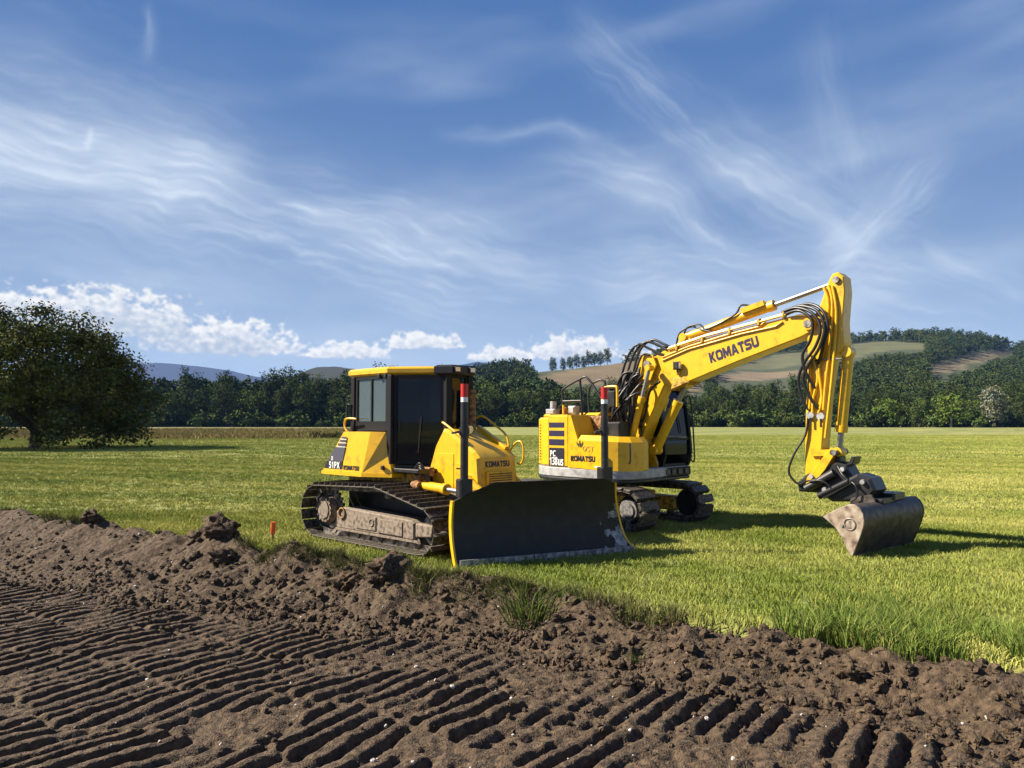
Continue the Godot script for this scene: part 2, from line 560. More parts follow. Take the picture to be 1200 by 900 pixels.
func soil_y(s: float, q: float, c: Vector3) -> float:
	var d := q - c.x
	var level := lerpf(-0.27, -0.42, smoothstep(6.0, -6.0, s))
	var rough := lerpf(0.45, 1.0, smoothstep(-6.5, -3.0, s))
	var lump := (n_mid.get_noise_2d(s * 22.0, q * 22.0) * 0.085 + n_fine.get_noise_2d(s * 40.0, q * 40.0) * 0.045) * rough
	var grit := n_fine.get_noise_2d(s * 130.0, q * 130.0) * 0.016 + n_mid.get_noise_2d(s * 260.0, q * 260.0) * 0.010
	if d < 0.0:
		return lerpf(c.y, -0.45, smoothstep(-0.12, -0.75, d)) + (lump + grit) * 1.2
	var w := c.z
	if d < w:
		var t := d / w
		var prof := lerpf(1.0 - t, (1.0 - t) * (1.0 - t), 0.55)
		var claw := n_mid.get_noise_2d(s * 38.0 + q * 12.0, q * 5.0) * 0.07
		return level + (c.y - level) * prof + (lump * (1.0 - 0.45 * t) + claw * sin(PI * minf(t, 1.0)) + grit) * 1.1
	# the flat: pads pressed by track plates, in lanes along the edge
	var a := smoothstep(w, w + 0.35, d)
	var wob := n_big.get_noise_2d(s * 4.0, q * 4.0) * 0.25
	var u := (d - w - 0.12 + wob) / 0.98
	var lane := int(floor(u))
	var fr := u - lane
	var r := lane_seed[posmod(lane, 64)]
	var pitch := 0.205
	var skew := (r - 0.5) * 0.34
	var ph := (s + skew * (fr - 0.5) + r * 3.7 + n_mid.get_noise_2d(s * 6.0, lane * 31.0) * 0.11) / pitch
	ph -= floor(ph)
	var edge_wob := n_fine.get_noise_2d(s * 60.0, q * 60.0) * 0.13 + n_mid.get_noise_2d(s * 10.0, q * 24.0) * 0.12
	var pp := clampf(ph + edge_wob, 0.0, 1.0)
	var pad := smoothstep(0.0, 0.38, pp) * smoothstep(0.88, 0.72, pp)
	var keep := smoothstep(-0.50, -0.20, n_mid.get_noise_2d(s * 7.0 + lane * 13.0, q * 9.0) + n_big.get_noise_2d(s * 12.0, q * 12.0) * 0.4)
	var rim := smoothstep(0.0, 0.05, fr) * smoothstep(1.0, 0.95, fr)
	var h := (pad - 0.55) * 0.085 * keep * rim * a * (0.75 + 0.4 * r) * clampf(0.85 + 1.3 * n_mid.get_noise_2d(s * 17.0, q * 10.0 + 40.0), 0.3, 1.25)
	h += (1.0 - rim) * 0.012 + (1.0 - keep) * n_fine.get_noise_2d(s * 60.0, q * 60.0) * 0.035
	h += n_big.get_noise_2d(s * 5.0, q * 5.0) * 0.05
	return level + h + lump * 0.18 + grit * (0.45 + 1.3 * (1.0 - keep * rim * smoothstep(0.3, 0.8, pad)))

func axis(lo: float, hi: float, step: float, far_lo: float, far_hi: float, grow: float) -> PackedFloat32Array:
	var left := []
	var p := lo
	var d := step
	while p > far_lo:
		d *= grow
		p -= d
		left.append(p)
	left.reverse()
	var out := PackedFloat32Array(left)
	var k := int((hi - lo) / step)
	for i in k + 1: out.append(lo + (hi - lo) * i / k)
	p = hi
	d = step
	while p < far_hi:
		d *= grow
		p += d
		out.append(p)
	return out

var g_s: PackedFloat32Array
var g_q: PackedFloat32Array
var g_rows := []

func soil_row(j: int) -> void:
	var row := PackedFloat32Array()
	row.resize(g_q.size())
	var c := crest(g_s[j])
	for i in g_q.size():
		row[i] = soil_y(g_s[j], g_q[i], c)
	g_rows[j] = row

func grid_mesh(ss: PackedFloat32Array, qs: PackedFloat32Array, rows: Array, tinted: bool) -> ArrayMesh:
	var ns := ss.size()
	var nq := qs.size()
	var v := PackedVector3Array()
	var nn := PackedVector3Array()
	var cc := PackedColorArray()
	v.resize(ns * nq)
	nn.resize(ns * nq)
	if tinted: cc.resize(ns * nq)
	for j in ns:
		var row: PackedFloat32Array = rows[j]
		var ja := maxi(j - 1, 0)
		var jb := mini(j + 1, ns - 1)
		var ra: PackedFloat32Array = rows[ja]
		var rb: PackedFloat32Array = rows[jb]
		var ds := ss[jb] - ss[ja]
		for i in nq:
			var p := EDGE_O + EDGE_T * ss[j] + EDGE_N * qs[i]
			v[j * nq + i] = Vector3(p.x, row[i], p.y)
			var ia := maxi(i - 1, 0)
			var ib := mini(i + 1, nq - 1)
			var gs := (rb[i] - ra[i]) / ds
			var gq := (row[ib] - row[ia]) / (qs[ib] - qs[ia])
			nn[j * nq + i] = Vector3(-gs * EDGE_T.x - gq * EDGE_N.x, 1.0, -gs * EDGE_T.y - gq * EDGE_N.y).normalized()
			if cc.size(): cc[j * nq + i] = meadow_color(p.x, p.y)
	var idx := PackedInt32Array()
	idx.resize((ns - 1) * (nq - 1) * 6)
	var k := 0
	for j in ns - 1:
		for i in nq - 1:
			var a := j * nq + i
			idx[k] = a; idx[k + 1] = a + 1; idx[k + 2] = a + nq
			idx[k + 3] = a + 1; idx[k + 4] = a + nq + 1; idx[k + 5] = a + nq
			k += 6
	# clockwise seen from above
	var t0 := (v[idx[1]] - v[idx[0]]).cross(v[idx[2]] - v[idx[0]])
	if t0.y > 0.0: idx.reverse()
	return colored_mesh(v, nn, cc, idx)

func meadow_color(x: float, z: float) -> Color:
	var a := n_big.get_noise_2d(x * 2.2, z * 2.2) * 0.5 + 0.5
	var sw := n_mid.get_noise_2d((x * 0.94 + z * 0.34) * 0.7, (z * 0.94 - x * 0.34) * 7.0) * 0.5 + 0.5
	var b := n_mid.get_noise_2d(x * 9.0, z * 9.0) * 0.5 + 0.5
	var dry := clampf(0.22 + 0.45 * smoothstep(0.35, 0.75, sw) + 0.7 * (b - 0.5) + 0.35 * (a - 0.5), 0.0, 1.0)
	var c := Color(0.140, 0.180, 0.032).lerp(Color(0.37, 0.355, 0.115), dry)
	# the strip of ripe, uncut grass by the wood on the left
	var dist := -z
	if dist > 60.0:
		var ripe := smoothstep(88.0, 100.0, dist + n_mid.get_noise_2d(x * 1.5, z * 1.5) * 14.0) * smoothstep(-0.02, -0.26, x / dist)
		var k := n_mid.get_noise_2d(x * 1.2, z * 5.0) * 0.5 + 0.5
		c = c.lerp(Color(0.25, 0.20, 0.085).lerp(Color(0.15, 0.15, 0.045), smoothstep(0.45, 0.75, k)), ripe * (0.55 + 0.4 * (n_mid.get_noise_2d(x * 4.0, z * 2.0) * 0.5 + 0.5)))
		c = c.lerp(Color(0.17, 0.17, 0.055), smoothstep(210.0, 300.0, dist) * 0.6 * smoothstep(-0.02, -0.26, x / dist))
	return c

func ground_and_soil() -> void:
	var r := RandomNumberGenerator.new()
	r.seed = 5
	for i in 64: lane_seed.append(r.randf())
	# bare soil
	g_s = axis(-17.0, 9.5, 0.020, -90.0, 60.0, 1.12)
	g_q = axis(-0.9, 5.6, 0.023, -1.0, 60.0, 1.15)
	g_rows.resize(g_s.size())
	var job := WorkerThreadPool.add_group_task(soil_row, g_s.size(), -1, true)
	WorkerThreadPool.wait_for_group_task_completion(job)
	var sm := mat(Color(1, 1, 1), 0.95)
	textured(sm, noise_tex(0.02, [Color(0.014, 0.008, 0.004), Color(0.046, 0.029, 0.015), Color(0.080, 0.052, 0.029), Color(0.132, 0.091, 0.053)], [0.2, 0.42, 0.6, 0.85], 6, 1024, 3), 0.62, noise_normal(0.07, 9.0, 5, 1024, 9), 1.2, true)
	M.soil = sm
	var soil := part_mesh(self, "bare_soil", grid_mesh(g_s, g_q, g_rows, false), sm)
	tag(soil, "bare brown soil pressed by track plates, with a bank along the meadow", "", "", "structure")
	g_rows.clear()
	# the meadow, one sheet to the horizon; it lies deep below the soil where that covers it
	var ss := axis(-26.0, 14.0, 0.5, -3500.0, 3500.0, 1.13)
	var qs := axis(-26.0, 0.0, 0.5, -3500.0, 3500.0, 1.13)
	var rows := []
	for s in ss:
		var row := PackedFloat32Array()
		for q in qs:
			var p := edge_xy(s, q)
			var y := meadow_y(p.x, p.y)
			if q > -0.2 and q < 60.0 and s > -88.0 and s < 58.0: y = -1.1
			row.append(y)
		rows.append(row)
	var gm := mat(Color(1, 1, 1), 0.95)
	gm.vertex_color_use_as_albedo = true
	textured(gm, noise_tex(0.045, [Color(0.35, 0.35, 0.3), Color(0.85, 0.85, 0.8), Color(1, 1, 1)], [0.2, 0.5, 0.85], 5, 1024, 17), 0.31, noise_normal(0.06, 4.0, 4, 512, 21), 0.8, true)
	var gr := part_mesh(self, "ground", grid_mesh(ss, qs, rows, true), gm)
	tag(gr, "mown green and straw-coloured meadow reaching to the woods", "", "", "structure")

# ------------------------------------------------------------------ hills
const SKY_U := [-1.133, -0.294, -0.193, -0.045, 0.0, 0.045, 0.113, 0.159, 0.227, 0.283, 0.34, 0.396, 0.453, 0.51, 0.566, 0.623, 0.68, 0.793, 1.02, 1.6]
const SKY_A := [0.008, 0.017, 0.0396, 0.0622, 0.0713, 0.0735, 0.0793, 0.0849, 0.0895, 0.094, 0.0963, 0.1019, 0.1076, 0.1121, 0.1144, 0.1076, 0.0963, 0.0623, 0.0226, 0.01]
const TOP_U := [-1.133, -0.045, 0.159, 0.34, 1.6]
const TOP_D := [760.0, 760.0, 800.0, 1100.0, 1200.0]

func table(u: float, us: Array, vs: Array) -> float:
	if u <= us[0]: return vs[0]
	for i in us.size() - 1:
		if u < us[i + 1]:
			return lerpf(vs[i], vs[i + 1], smoothstep(0.0, 1.0, (u - us[i]) / (us[i + 1] - us[i])) * 0.5 + 0.5 * (u - us[i]) / (us[i + 1] - us[i]))
	return vs[-1]

func hill_y(x: float, z: float) -> float:
	var d := -z
	if d < 380.0: return -1.0
	var u := x / d
	var top := table(u, TOP_U, TOP_D)
	var a := table(u, SKY_U, SKY_A)
	var s := (d - 380.0) / (top - 380.0)
	var h := 0.0
	if s <= 1.0:
		h = a * pow(s, 0.75) * d
	else:
		h = a * top * maxf(0.0, 1.0 - (s - 1.0) * 0.9)
	return h - 1.0 + n_big.get_noise_2d(x * 0.06, z * 0.06) * 5.0 * smoothstep(0.0, 0.3, s)

var fields := [
	[PackedVector2Array([Vector2(23, -724), Vector2(48, -763), Vector2(88, -790), Vector2(130, -815), Vector2(168, -860), Vector2(136, -688), Vector2(102, -622), Vector2(72, -636), Vector2(45, -669)]), Color(0.165, 0.125, 0.065)],
	[PackedVector2Array([Vector2(439, -1006), Vector2(492, -1086), Vector2(544, -1091), Vector2(576, -1038), Vector2(539, -981), Vector2(485, -974), Vector2(437, -941), Vector2(387, -876)]), Color(0.125, 0.135, 0.05)],
	[PackedVector2Array([Vector2(407, -741), Vector2(496, -859), Vector2(620, -996), Vector2(737, -1113), Vector2(750, -1114), Vector2(558, -897), Vector2(431, -746), Vector2(397, -716)]), Color(0.20, 0.16, 0.08)],
	[PackedVector2Array([Vector2(217, -834), Vector2(351, -1033), Vector2(448, -1027), Vector2(404, -927), Vector2(330, -884), Vector2(274, -863)]), Color(0.125, 0.13, 0.055)],
	[PackedVector2Array([Vector2(188, -721), Vector2(255, -834), Vector2(323, -838), Vector2(304, -779), Vector2(256, -754), Vector2(200, -707)]), Color(0.21, 0.16, 0.095)],
	[PackedVector2Array([Vector2(181, -542), Vector2(223, -563), Vector2(214, -535), Vector2(180, -515)]), Color(0.12, 0.15, 0.05)],
	[PackedVector2Array([Vector2(-26, -664), Vector2(0, -666), Vector2(1, -630), Vector2(-22, -625)]), Color(0.12, 0.15, 0.05)],
	[PackedVector2Array([Vector2(115, -582), Vector2(173, -711), Vector2(178, -675), Vector2(128, -569)]), Color(0.19, 0.15, 0.08)]]

func field_at(p: Vector2) -> int:
	for i in fields.size():
		if Geometry2D.is_point_in_polygon(p, fields[i][0]): return i
	return -1

func hills() -> void:
	var v := PackedVector3Array()
	var c := PackedColorArray()
	var nu := 260
	var nd := 110
	for j in nd:
		var d := 375.0 + 1400.0 * pow(float(j) / (nd - 1), 1.15)
		for i in nu:
			var u := lerpf(-1.1, 1.6, float(i) / (nu - 1))
			var p := Vector2(u * d, -d)
			v.append(Vector3(p.x, hill_y(p.x, p.y), p.y))
			var f := field_at(p + Vector2(n_mid.get_noise_2d(p.x, p.y), n_mid.get_noise_2d(p.y, p.x)) * 7.0)
			var k := 0.85 + 0.3 * n_mid.get_noise_2d(p.x * 0.4, p.y * 2.0)
			c.append((fields[f][1] as Color) * k if f >= 0 else Color(0.05, 0.065, 0.02))
	var st := SurfaceTool.new()
	st.begin(Mesh.PRIMITIVE_TRIANGLES)
	st.set_smooth_group(0)
	for j in nd - 1:
		for i in nu - 1:
			var a := j * nu + i
			for k in [a, a + nu, a + 1, a + 1, a + nu, a + nu + 1]:
				st.set_color(c[k])
				st.add_vertex(v[k])
	st.index()
	st.generate_normals()
	var hm := mat(Color(1, 1, 1), 0.95)
	hm.vertex_color_use_as_albedo = true
	textured(hm, noise_tex(0.03, [Color(0.6, 0.6, 0.6), Color(1, 1, 1)], [0.2, 0.8], 5, 512, 4), 0.02, null, 1.0, true)
	var h := part_mesh(self, "hill", st.commit(), hm)
	tag(h, "wooded hillside with pale fields behind the valley", "", "", "structure")
	# two far ranges beyond the wood on the left
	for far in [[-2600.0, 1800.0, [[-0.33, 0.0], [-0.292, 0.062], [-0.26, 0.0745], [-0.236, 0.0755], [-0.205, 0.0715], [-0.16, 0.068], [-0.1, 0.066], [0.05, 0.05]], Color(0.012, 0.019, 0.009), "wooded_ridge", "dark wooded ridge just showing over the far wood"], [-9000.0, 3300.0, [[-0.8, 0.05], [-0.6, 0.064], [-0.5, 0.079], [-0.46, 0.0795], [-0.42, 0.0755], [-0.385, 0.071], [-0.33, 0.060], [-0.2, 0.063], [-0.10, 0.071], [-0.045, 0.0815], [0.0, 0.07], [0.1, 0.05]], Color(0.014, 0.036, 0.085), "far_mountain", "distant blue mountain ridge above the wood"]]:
		var b := B.new()
		var pts: Array = far[2]
		var prev := []
		for k in 81:
			var u := lerpf(pts[0][0], pts[-1][0], k / 80.0)
			var us := []
			var hs := []
			for q in pts:
				us.append(q[0])
				hs.append(q[1])
			var d: float = far[1]
			var hh: float = maxf(0.0, table(u, us, hs) * d + n_mid.get_noise_2d(u * 900.0, 3.0) * 0.0012 * d)
			var sect := [Vector3(u * d * 0.75, -2.0, -d * 0.75), Vector3(u * d, hh, -d), Vector3(u * d * 1.2, -2.0, -d * 1.2)]
			if prev.size():
				for e in 2:
					b.quad(prev[e], sect[e], sect[e + 1], prev[e + 1], Vector3(0, 1, 0.01 if e == 0 else -0.01))
			prev = sect
		var o := part(self, far[4], b, mat(far[3], 0.95))  # blue air haze is put into the mountain base colour
		tag(o, far[5], "", "", "structure")

# ------------------------------------------------------------------ trees
# leaf clumps spread through lobes: each lobe is [centre, radii]
func crown_mesh(seed_: int, lobes: Array, clumps: int, per: int, leaf: float, tone: Color, spread := 0.5) -> ArrayMesh:
	var r := RandomNumberGenerator.new()
	r.seed = seed_
	var total := clumps * per
	var v := PackedVector3Array()
	var n := PackedVector3Array()
	var c := PackedColorArray()
	v.resize(total * 4)
	n.resize(total * 4)
	c.resize(total * 4)
	var idx := PackedInt32Array()
	idx.resize(total * 6)
	var weight := 0.0
	var cum := []
	for l in lobes:
		weight += l[1].x * l[1].y
		cum.append(weight)
	var k := 0
	for i in clumps:
		var pick := r.randf() * weight
		var li := 0
		while cum[li] < pick: li += 1
		var lc: Vector3 = lobes[li][0]
		var lr: Vector3 = lobes[li][1]
		var dir := Vector3(r.randfn(), r.randfn(), r.randfn()).normalized()
		var at := lc + dir * lr * pow(r.randf(), 0.32) * (0.9 + 0.2 * r.randf())
		var shade := 0.72 + 0.56 * r.randf()
		var warm := r.randf()
		var base := Color(tone.r * shade * (0.85 + 0.4 * warm), tone.g * shade, tone.b * shade * (0.8 + 0.3 * (1.0 - warm)))
		for j in per:
			var off := Vector3(r.randfn(), r.randfn() * 0.7, r.randfn()) * spread
			var p := at + off
			var nn := (dir * 0.7 + Vector3(r.randfn() * 0.6, r.randfn() * 0.5 + 0.45, r.randfn() * 0.6)).normalized()
			var a := nn.cross(Vector3(r.randfn(), r.randfn(), r.randfn())).normalized()
			var b := nn.cross(a)
			var sz := leaf * (0.6 + 0.8 * r.randf())
			var q := total
			q = k * 4
			v[q] = p - a * sz
			v[q + 1] = p + b * sz * 0.62 + nn * sz * 0.12
			v[q + 2] = p + a * sz
			v[q + 3] = p - b * sz * 0.62 + nn * sz * 0.12
			var t := 0.86 + 0.28 * r.randf()
			for e in 4:
				n[q + e] = nn
				c[q + e] = Color(base.r * t, base.g * t, base.b * t)
			var f := k * 6
			if (v[q + 1] - v[q]).cross(v[q + 2] - v[q]).dot(nn) > 0.0:
				idx[f] = q; idx[f + 1] = q + 2; idx[f + 2] = q + 1; idx[f + 3] = q; idx[f + 4] = q + 3; idx[f + 5] = q + 2
			else:
				idx[f] = q; idx[f + 1] = q + 1; idx[f + 2] = q + 2; idx[f + 3] = q; idx[f + 4] = q + 2; idx[f + 5] = q + 3
			k += 1
	return colored_mesh(v, n, c, idx)

func limb(b: B, a: Vector3, e: Vector3, r0: float, r1: float, bend: Vector3) -> void:
	var steps := 5
	for i in steps:
		var t0 := float(i) / steps
		var t1 := float(i + 1) / steps
		b.cyl(a.lerp(e, t0) + bend * sin(PI * t0), a.lerp(e, t1) + bend * sin(PI * t1), lerpf(r0, r1, t0), lerpf(r0, r1, t1), 8, false)

func leaf_mat() -> StandardMaterial3D:
	var m := mat(Color(1, 1, 1), 0.8)
	m.metallic_specular = 0.12
	m.vertex_color_use_as_albedo = true
	m.backlight = Color(0.35, 0.42, 0.18)
	m.cull_mode = BaseMaterial3D.CULL_DISABLED
	return m

# a tree of the wood: height 1 tree of about h metres, w metres wide
func wood_tree(seed_: int, h: float, w: float, tone: Color, clumps := 400, low := 0.12, leaf := 0.36) -> Dictionary:
	var r := RandomNumberGenerator.new()
	r.seed = seed_
	var lobes := []
	lobes.append([Vector3(0, h * 0.52, 0), Vector3(w * 0.36, h * 0.36, w * 0.36)])
	for i in 11:
		var t := (i + 0.5) / 11.0
		var a := i * 2.4 + r.randf()
		var y := h * lerpf(low + 0.1, 0.88, t)
		var rad := w * 0.5 * sqrt(maxf(0.05, 1.0 - pow((t - 0.38) / 0.68, 2.0)))
		lobes.append([Vector3(cos(a) * rad * 0.62, y, sin(a) * rad * 0.62), Vector3(w * 0.2, h * 0.11, w * 0.2) * (0.8 + 0.5 * r.randf())])
	var b := B.new()
	limb(b, Vector3(0, -0.4, 0), Vector3(0, h * 0.72, 0), w * 0.035, w * 0.01, Vector3(0.2, 0, 0.1))
	for i in 5:
		var a := i * 2.5
		limb(b, Vector3(0, h * (0.25 + 0.08 * i), 0), Vector3(cos(a) * w * 0.32, h * (0.42 + 0.08 * i), sin(a) * w * 0.32), w * 0.014, w * 0.004, Vector3(0, -0.2, 0))
	return {"trunk": b.mesh(), "crown": crown_mesh(seed_ + 50, lobes, clumps, 10, leaf, tone, 0.62)}

func plant_tree(kind: Dictionary, called: String, at: Vector3, turn: float, size: Vector3, label: String, group: String) -> Node3D:
	var t := Node3D.new()
	t.name = numbered(called)
	t.position = at
	t.rotation.y = turn
	t.scale = size
	tag(t, label, "tree", group)
	add_child(t)
	part_mesh(t, "trunk", kind.trunk, M.bark)
	part_mesh(t, "crown", kind.crown, M.leaf)
	return t

func woods() -> void:
	M.bark = textured(mat(Color(1, 1, 1), 0.95), noise_tex(0.03, [Color(0.035, 0.028, 0.02), Color(0.09, 0.075, 0.055)], [0.25, 0.8], 4, 256, 6), 0.6)
	M.leaf = leaf_mat()
	# the big broad tree that stands alone on the left
	var r := RandomNumberGenerator.new()
	r.seed = 91
	var lobes := []
	lobes.append([Vector3(0, 5.6, 0), Vector3(5.2, 3.6, 5.0)])
	for i in 44:
		var a := i * 2.39996 + r.randf() * 0.4
		var t := (i + 0.5) / 44.0
		var y := lerpf(1.6, 9.6, t)
		var rad := 7.2 * sqrt(maxf(0.03, 1.0 - pow((y - 4.0) / 6.2, 2.0)))
		var k := 0.75 + 0.6 * r.randf()
		lobes.append([Vector3(cos(a) * rad * 0.84, y, sin(a) * rad * 0.84), Vector3(1.7, 0.95, 1.7) * k])
	for e in [Vector3(4.6, 8.1, 2.0), Vector3(5.6, 6.9, 1.0), Vector3(7.2, 5.4, 0.5), Vector3(8.4, 3.8, 1.0), Vector3(-2.5, 10.1, 1.0), Vector3(0.8, 10.3, 2.0), Vector3(7.6, 0.9, 2.5), Vector3(5.2, 0.8, 4.0), Vector3(2.4, 0.9, 5.5), Vector3(6.6, 1.6, 1.5), Vector3(4.4, 1.7, 3.0), Vector3(3.2, 1.5, 4.6), Vector3(-2.2, 1.0, 4.6), Vector3(-4.5, 1.2, 3.6), Vector3(7.9, 2.4, 0.5), Vector3(-1.0, 1.6, 5.2)]:
		lobes.append([e, Vector3(1.15, 0.6, 1.15)])
	var tb := B.new()
	limb(tb, Vector3(0, -0.3, 0), Vector3(0.1, 2.2, 0), 0.45, 0.36, Vector3(0.05, 0, 0))
	for i in 11:
		var a := i * 2.4
		var up := 3.0 + 5.4 * r.randf()
		var out := 4.0 + 2.6 * r.randf()
		limb(tb, Vector3(0.05, 1.2 + 0.12 * i, 0), Vector3(cos(a) * out, up, sin(a) * out), 0.22, 0.04, Vector3(0, 0.5, 0))
	var big := {"trunk": tb.mesh(), "crown": crown_mesh(77, lobes, 3600, 16, 0.125, Color(0.075, 0.087, 0.029), 0.34)}
	plant_tree(big, "lone_tree", Vector3(-37.0, 0, -58.5), 0.3, Vector3(1, 1, 1), "big broad dark green tree standing alone at the left edge", "")
	# kinds of wood tree
	var kinds := [wood_tree(1, 22, 14, Color(0.052, 0.078, 0.025)), wood_tree(2, 25, 13, Color(0.043, 0.065, 0.022)), wood_tree(3, 19, 15, Color(0.062, 0.090, 0.026)), wood_tree(4, 24, 16, Color(0.048, 0.071, 0.025)), wood_tree(5, 17, 12, Color(0.072, 0.107, 0.029))]
	r.seed = 404
	# the edge of the wood behind the meadow, tree by tree
	for row in 3:
		for i in 46:
			var u := -0.80 + 1.62 * (i + 0.5 * (row % 2) + 0.35 * (r.randf() - 0.5)) / 46.0
			var d := 332.0 + row * 13.0 + r.randf() * 7.0
			if u > 0.1: d -= 20.0 * smoothstep(0.1, 0.5, u)
			var k := r.randi() % 5
			var sc := 0.84 + 0.26 * r.randf()
			if row == 0: sc *= 0.80
			if u > 0.12: sc *= 0.84
			if u < 0.0: sc *= 1.10
			var look: String = ["dark green broadleaf", "tall blackish green", "broad mid-green", "wide dark green", "lighter green"][k]
			var depth: String = ["front", "middle", "back"][row]
			plant_tree(kinds[k], "broadleaf_tree", Vector3(u * d, 0, -d), r.randf() * TAU, Vector3(sc, sc * (0.92 + 0.2 * r.randf()), sc), "%s tree, %d%s from left in the %s row of the wood" % [look, i + 1, "th" if (i + 1) % 10 > 3 or (i + 1) % 10 == 0 or (i > 9 and i < 13) else ["st", "nd", "rd"][i % 10], depth], "trees along the edge of the wood")
	# undergrowth that closes the foot of the wood
	var sh := []
	var low_lobes := []
	for i in 6: low_lobes.append([Vector3(cos(i * 1.1) * 2.0, 1.6, sin(i * 1.1) * 1.2), Vector3(1.6, 1.5, 1.4)])
	var shrub := crown_mesh(31, low_lobes, 70, 9, 0.34, Color(0.058, 0.087, 0.026), 0.4)
	for i in 420:
		var u := -0.82 + 1.66 * r.randf()
		var d := 322.0 + 34.0 * r.randf()
		if u > 0.1: d -= 20.0 * smoothstep(0.1, 0.5, u)
		var sc := 0.9 + 1.1 * r.randf()
		sh.append(Transform3D(Basis(Vector3.UP, r.randf() * TAU).scaled(Vector3(sc, sc * 1.2, sc)), Vector3(u * d, -0.3, -d)))
	copies("undergrowth", shrub, M.leaf, sh, [], "dark shrubs closing the foot of the wood", "shrubs")
	# single trees that stand out at the edge of the wood on the right
	var willow := wood_tree(8, 15, 9, Color(0.145, 0.165, 0.115))
	plant_tree(willow, "willow_tree", Vector3(0.64 * 298, 0, -298), 0.4, Vector3(1.1, 1.15, 1.1), "pale silver-green willow at the wood edge on the right", "")
	var bright := wood_tree(9, 12, 13, Color(0.090, 0.136, 0.029), 230, 0.02)
	plant_tree(bright, "young_tree", Vector3(0.582 * 296, 0, -296), 0.4, Vector3(1.2, 1.15, 1.2), "low bright green tree left of the silver willow", "")
	plant_tree(bright, "young_tree", Vector3(0.50 * 300, 0, -300), 2.1, Vector3(1.0, 1.0, 1.0), "small bright green tree just right of the excavator arm", "")
	# the row of trees on the crest of the tan field
	r.seed = 12
	var nth := ["leftmost", "second from left", "third from left", "fourth from left", "fifth from left", "sixth from left", "seventh from left", "eighth from left", "rightmost"]
	for i in 9:
		var px: float = [648.0, 660.0, 668.0, 676.0, 684.0, 690.0, 697.0, 704.0, 712.0][i]
		var u := (px - 600.0) / 883.0
		var d := 800.0 + 6.0 * sin(i * 2.0)
		var sc := 0.78 + 0.16 * r.randf()
		plant_tree(kinds[i % 4], "field_tree", Vector3(u * d, hill_y(u * d, -d) - 0.5, -d), r.randf() * TAU, Vector3(sc * 0.75, sc * 0.98, sc * 0.75), "%s dark tree of the row on top of the tan field" % nth[i], "row of trees on the crest")
	# hillside woods: one mass
	r.seed = 88
	var sets := [[], [], []]
	var small := [wood_tree(21, 20, 14, Color(0.049, 0.075, 0.026), 70, 0.12, 0.62), wood_tree(22, 22, 14, Color(0.042, 0.064, 0.023), 70, 0.12, 0.62), wood_tree(23, 17, 14, Color(0.064, 0.093, 0.028), 70, 0.12, 0.62)]
	var d := 388.0
	while d < 1290.0:
		var step := 8.5 + d * 0.0035
		var u := -0.32
		while u < 0.82:
			u += step / d * (0.7 + 0.6 * r.randf())
			var dd := d + r.randf() * step
			var p := Vector2(u * dd, -dd)
			var top := table(u, TOP_U, TOP_D)
			if dd > top + 60.0: continue
			if field_at(p) >= 0: continue
			# open crests stay bare
			if u > 0.02 and u < 0.15 and dd > 700.0: continue
			var sc := 0.7 + 0.4 * r.randf()
			if d < 480.0: sc *= 0.75
			# no tree stands in the open strip below a field
			var head := (hill_y(p.x, p.y) + 19.0 * sc) / dd
			var open_strip := false
			var far := dd + 14.0
			while far < dd + 330.0:
				var fp := p * (far / dd)
				if hill_y(fp.x, fp.y) / far > head: break
				if field_at(fp) >= 0:
					open_strip = true
					break
				far += 14.0
			if open_strip: continue
			var k := r.randi() % 3
			if n_big.get_noise_2d(p.x * 0.35, p.y * 0.35) > 0.15 and r.randf() < 0.6: k = 2
			sets[k].append(Transform3D(Basis(Vector3.UP, r.randf() * TAU).scaled(Vector3(sc, sc, sc)), Vector3(p.x, hill_y(p.x, p.y) - 1.0, p.y)))
		d += step * 0.9
	for k in 3:
		copies("hillside_wood", small[k].crown, M.leaf, sets[k], [], ["dark green wood covering the hillside", "blackish green wood covering the hillside", "mid-green wood covering the hillside"][k], "wood")
	# the flat wood on the left goes on behind its first rows
	var back := []
	for i in 1500:
		var u := -1.7 + 1.75 * r.randf()
		var dd := (372.0 if u > -0.82 else 338.0) + 160.0 * r.randf()
		var sc := 0.95 + 0.3 * r.randf()
		back.append(Transform3D(Basis(Vector3.UP, r.randf() * TAU).scaled(Vector3(sc, sc * 1.05, sc)), Vector3(u * dd, 0, -dd)))
	copies("valley_wood", small[1].crown, M.leaf, back, [], "dark wood behind the first trees on the left", "wood")
	# low weeds left in the ripe strip
	var wl := []
	for i in 7: wl.append([Vector3(-1.8 + i * 0.6, 0.35 + 0.12 * sin(i * 1.9), 0.3 * cos(i * 2.0)), Vector3(0.6, 0.42, 0.5)])
	var weeds := part_mesh(self, "weed_patch", crown_mesh(14, wl, 150, 9, 0.09, Color(0.05, 0.055, 0.026), 0.16), M.leaf)
	weeds.position = Vector3((386.0 - 600.0) / 883.0 * 97.0, 0, -97)
	tag(weeds, "dark patch of weeds in the meadow left of the bulldozer", "weeds")

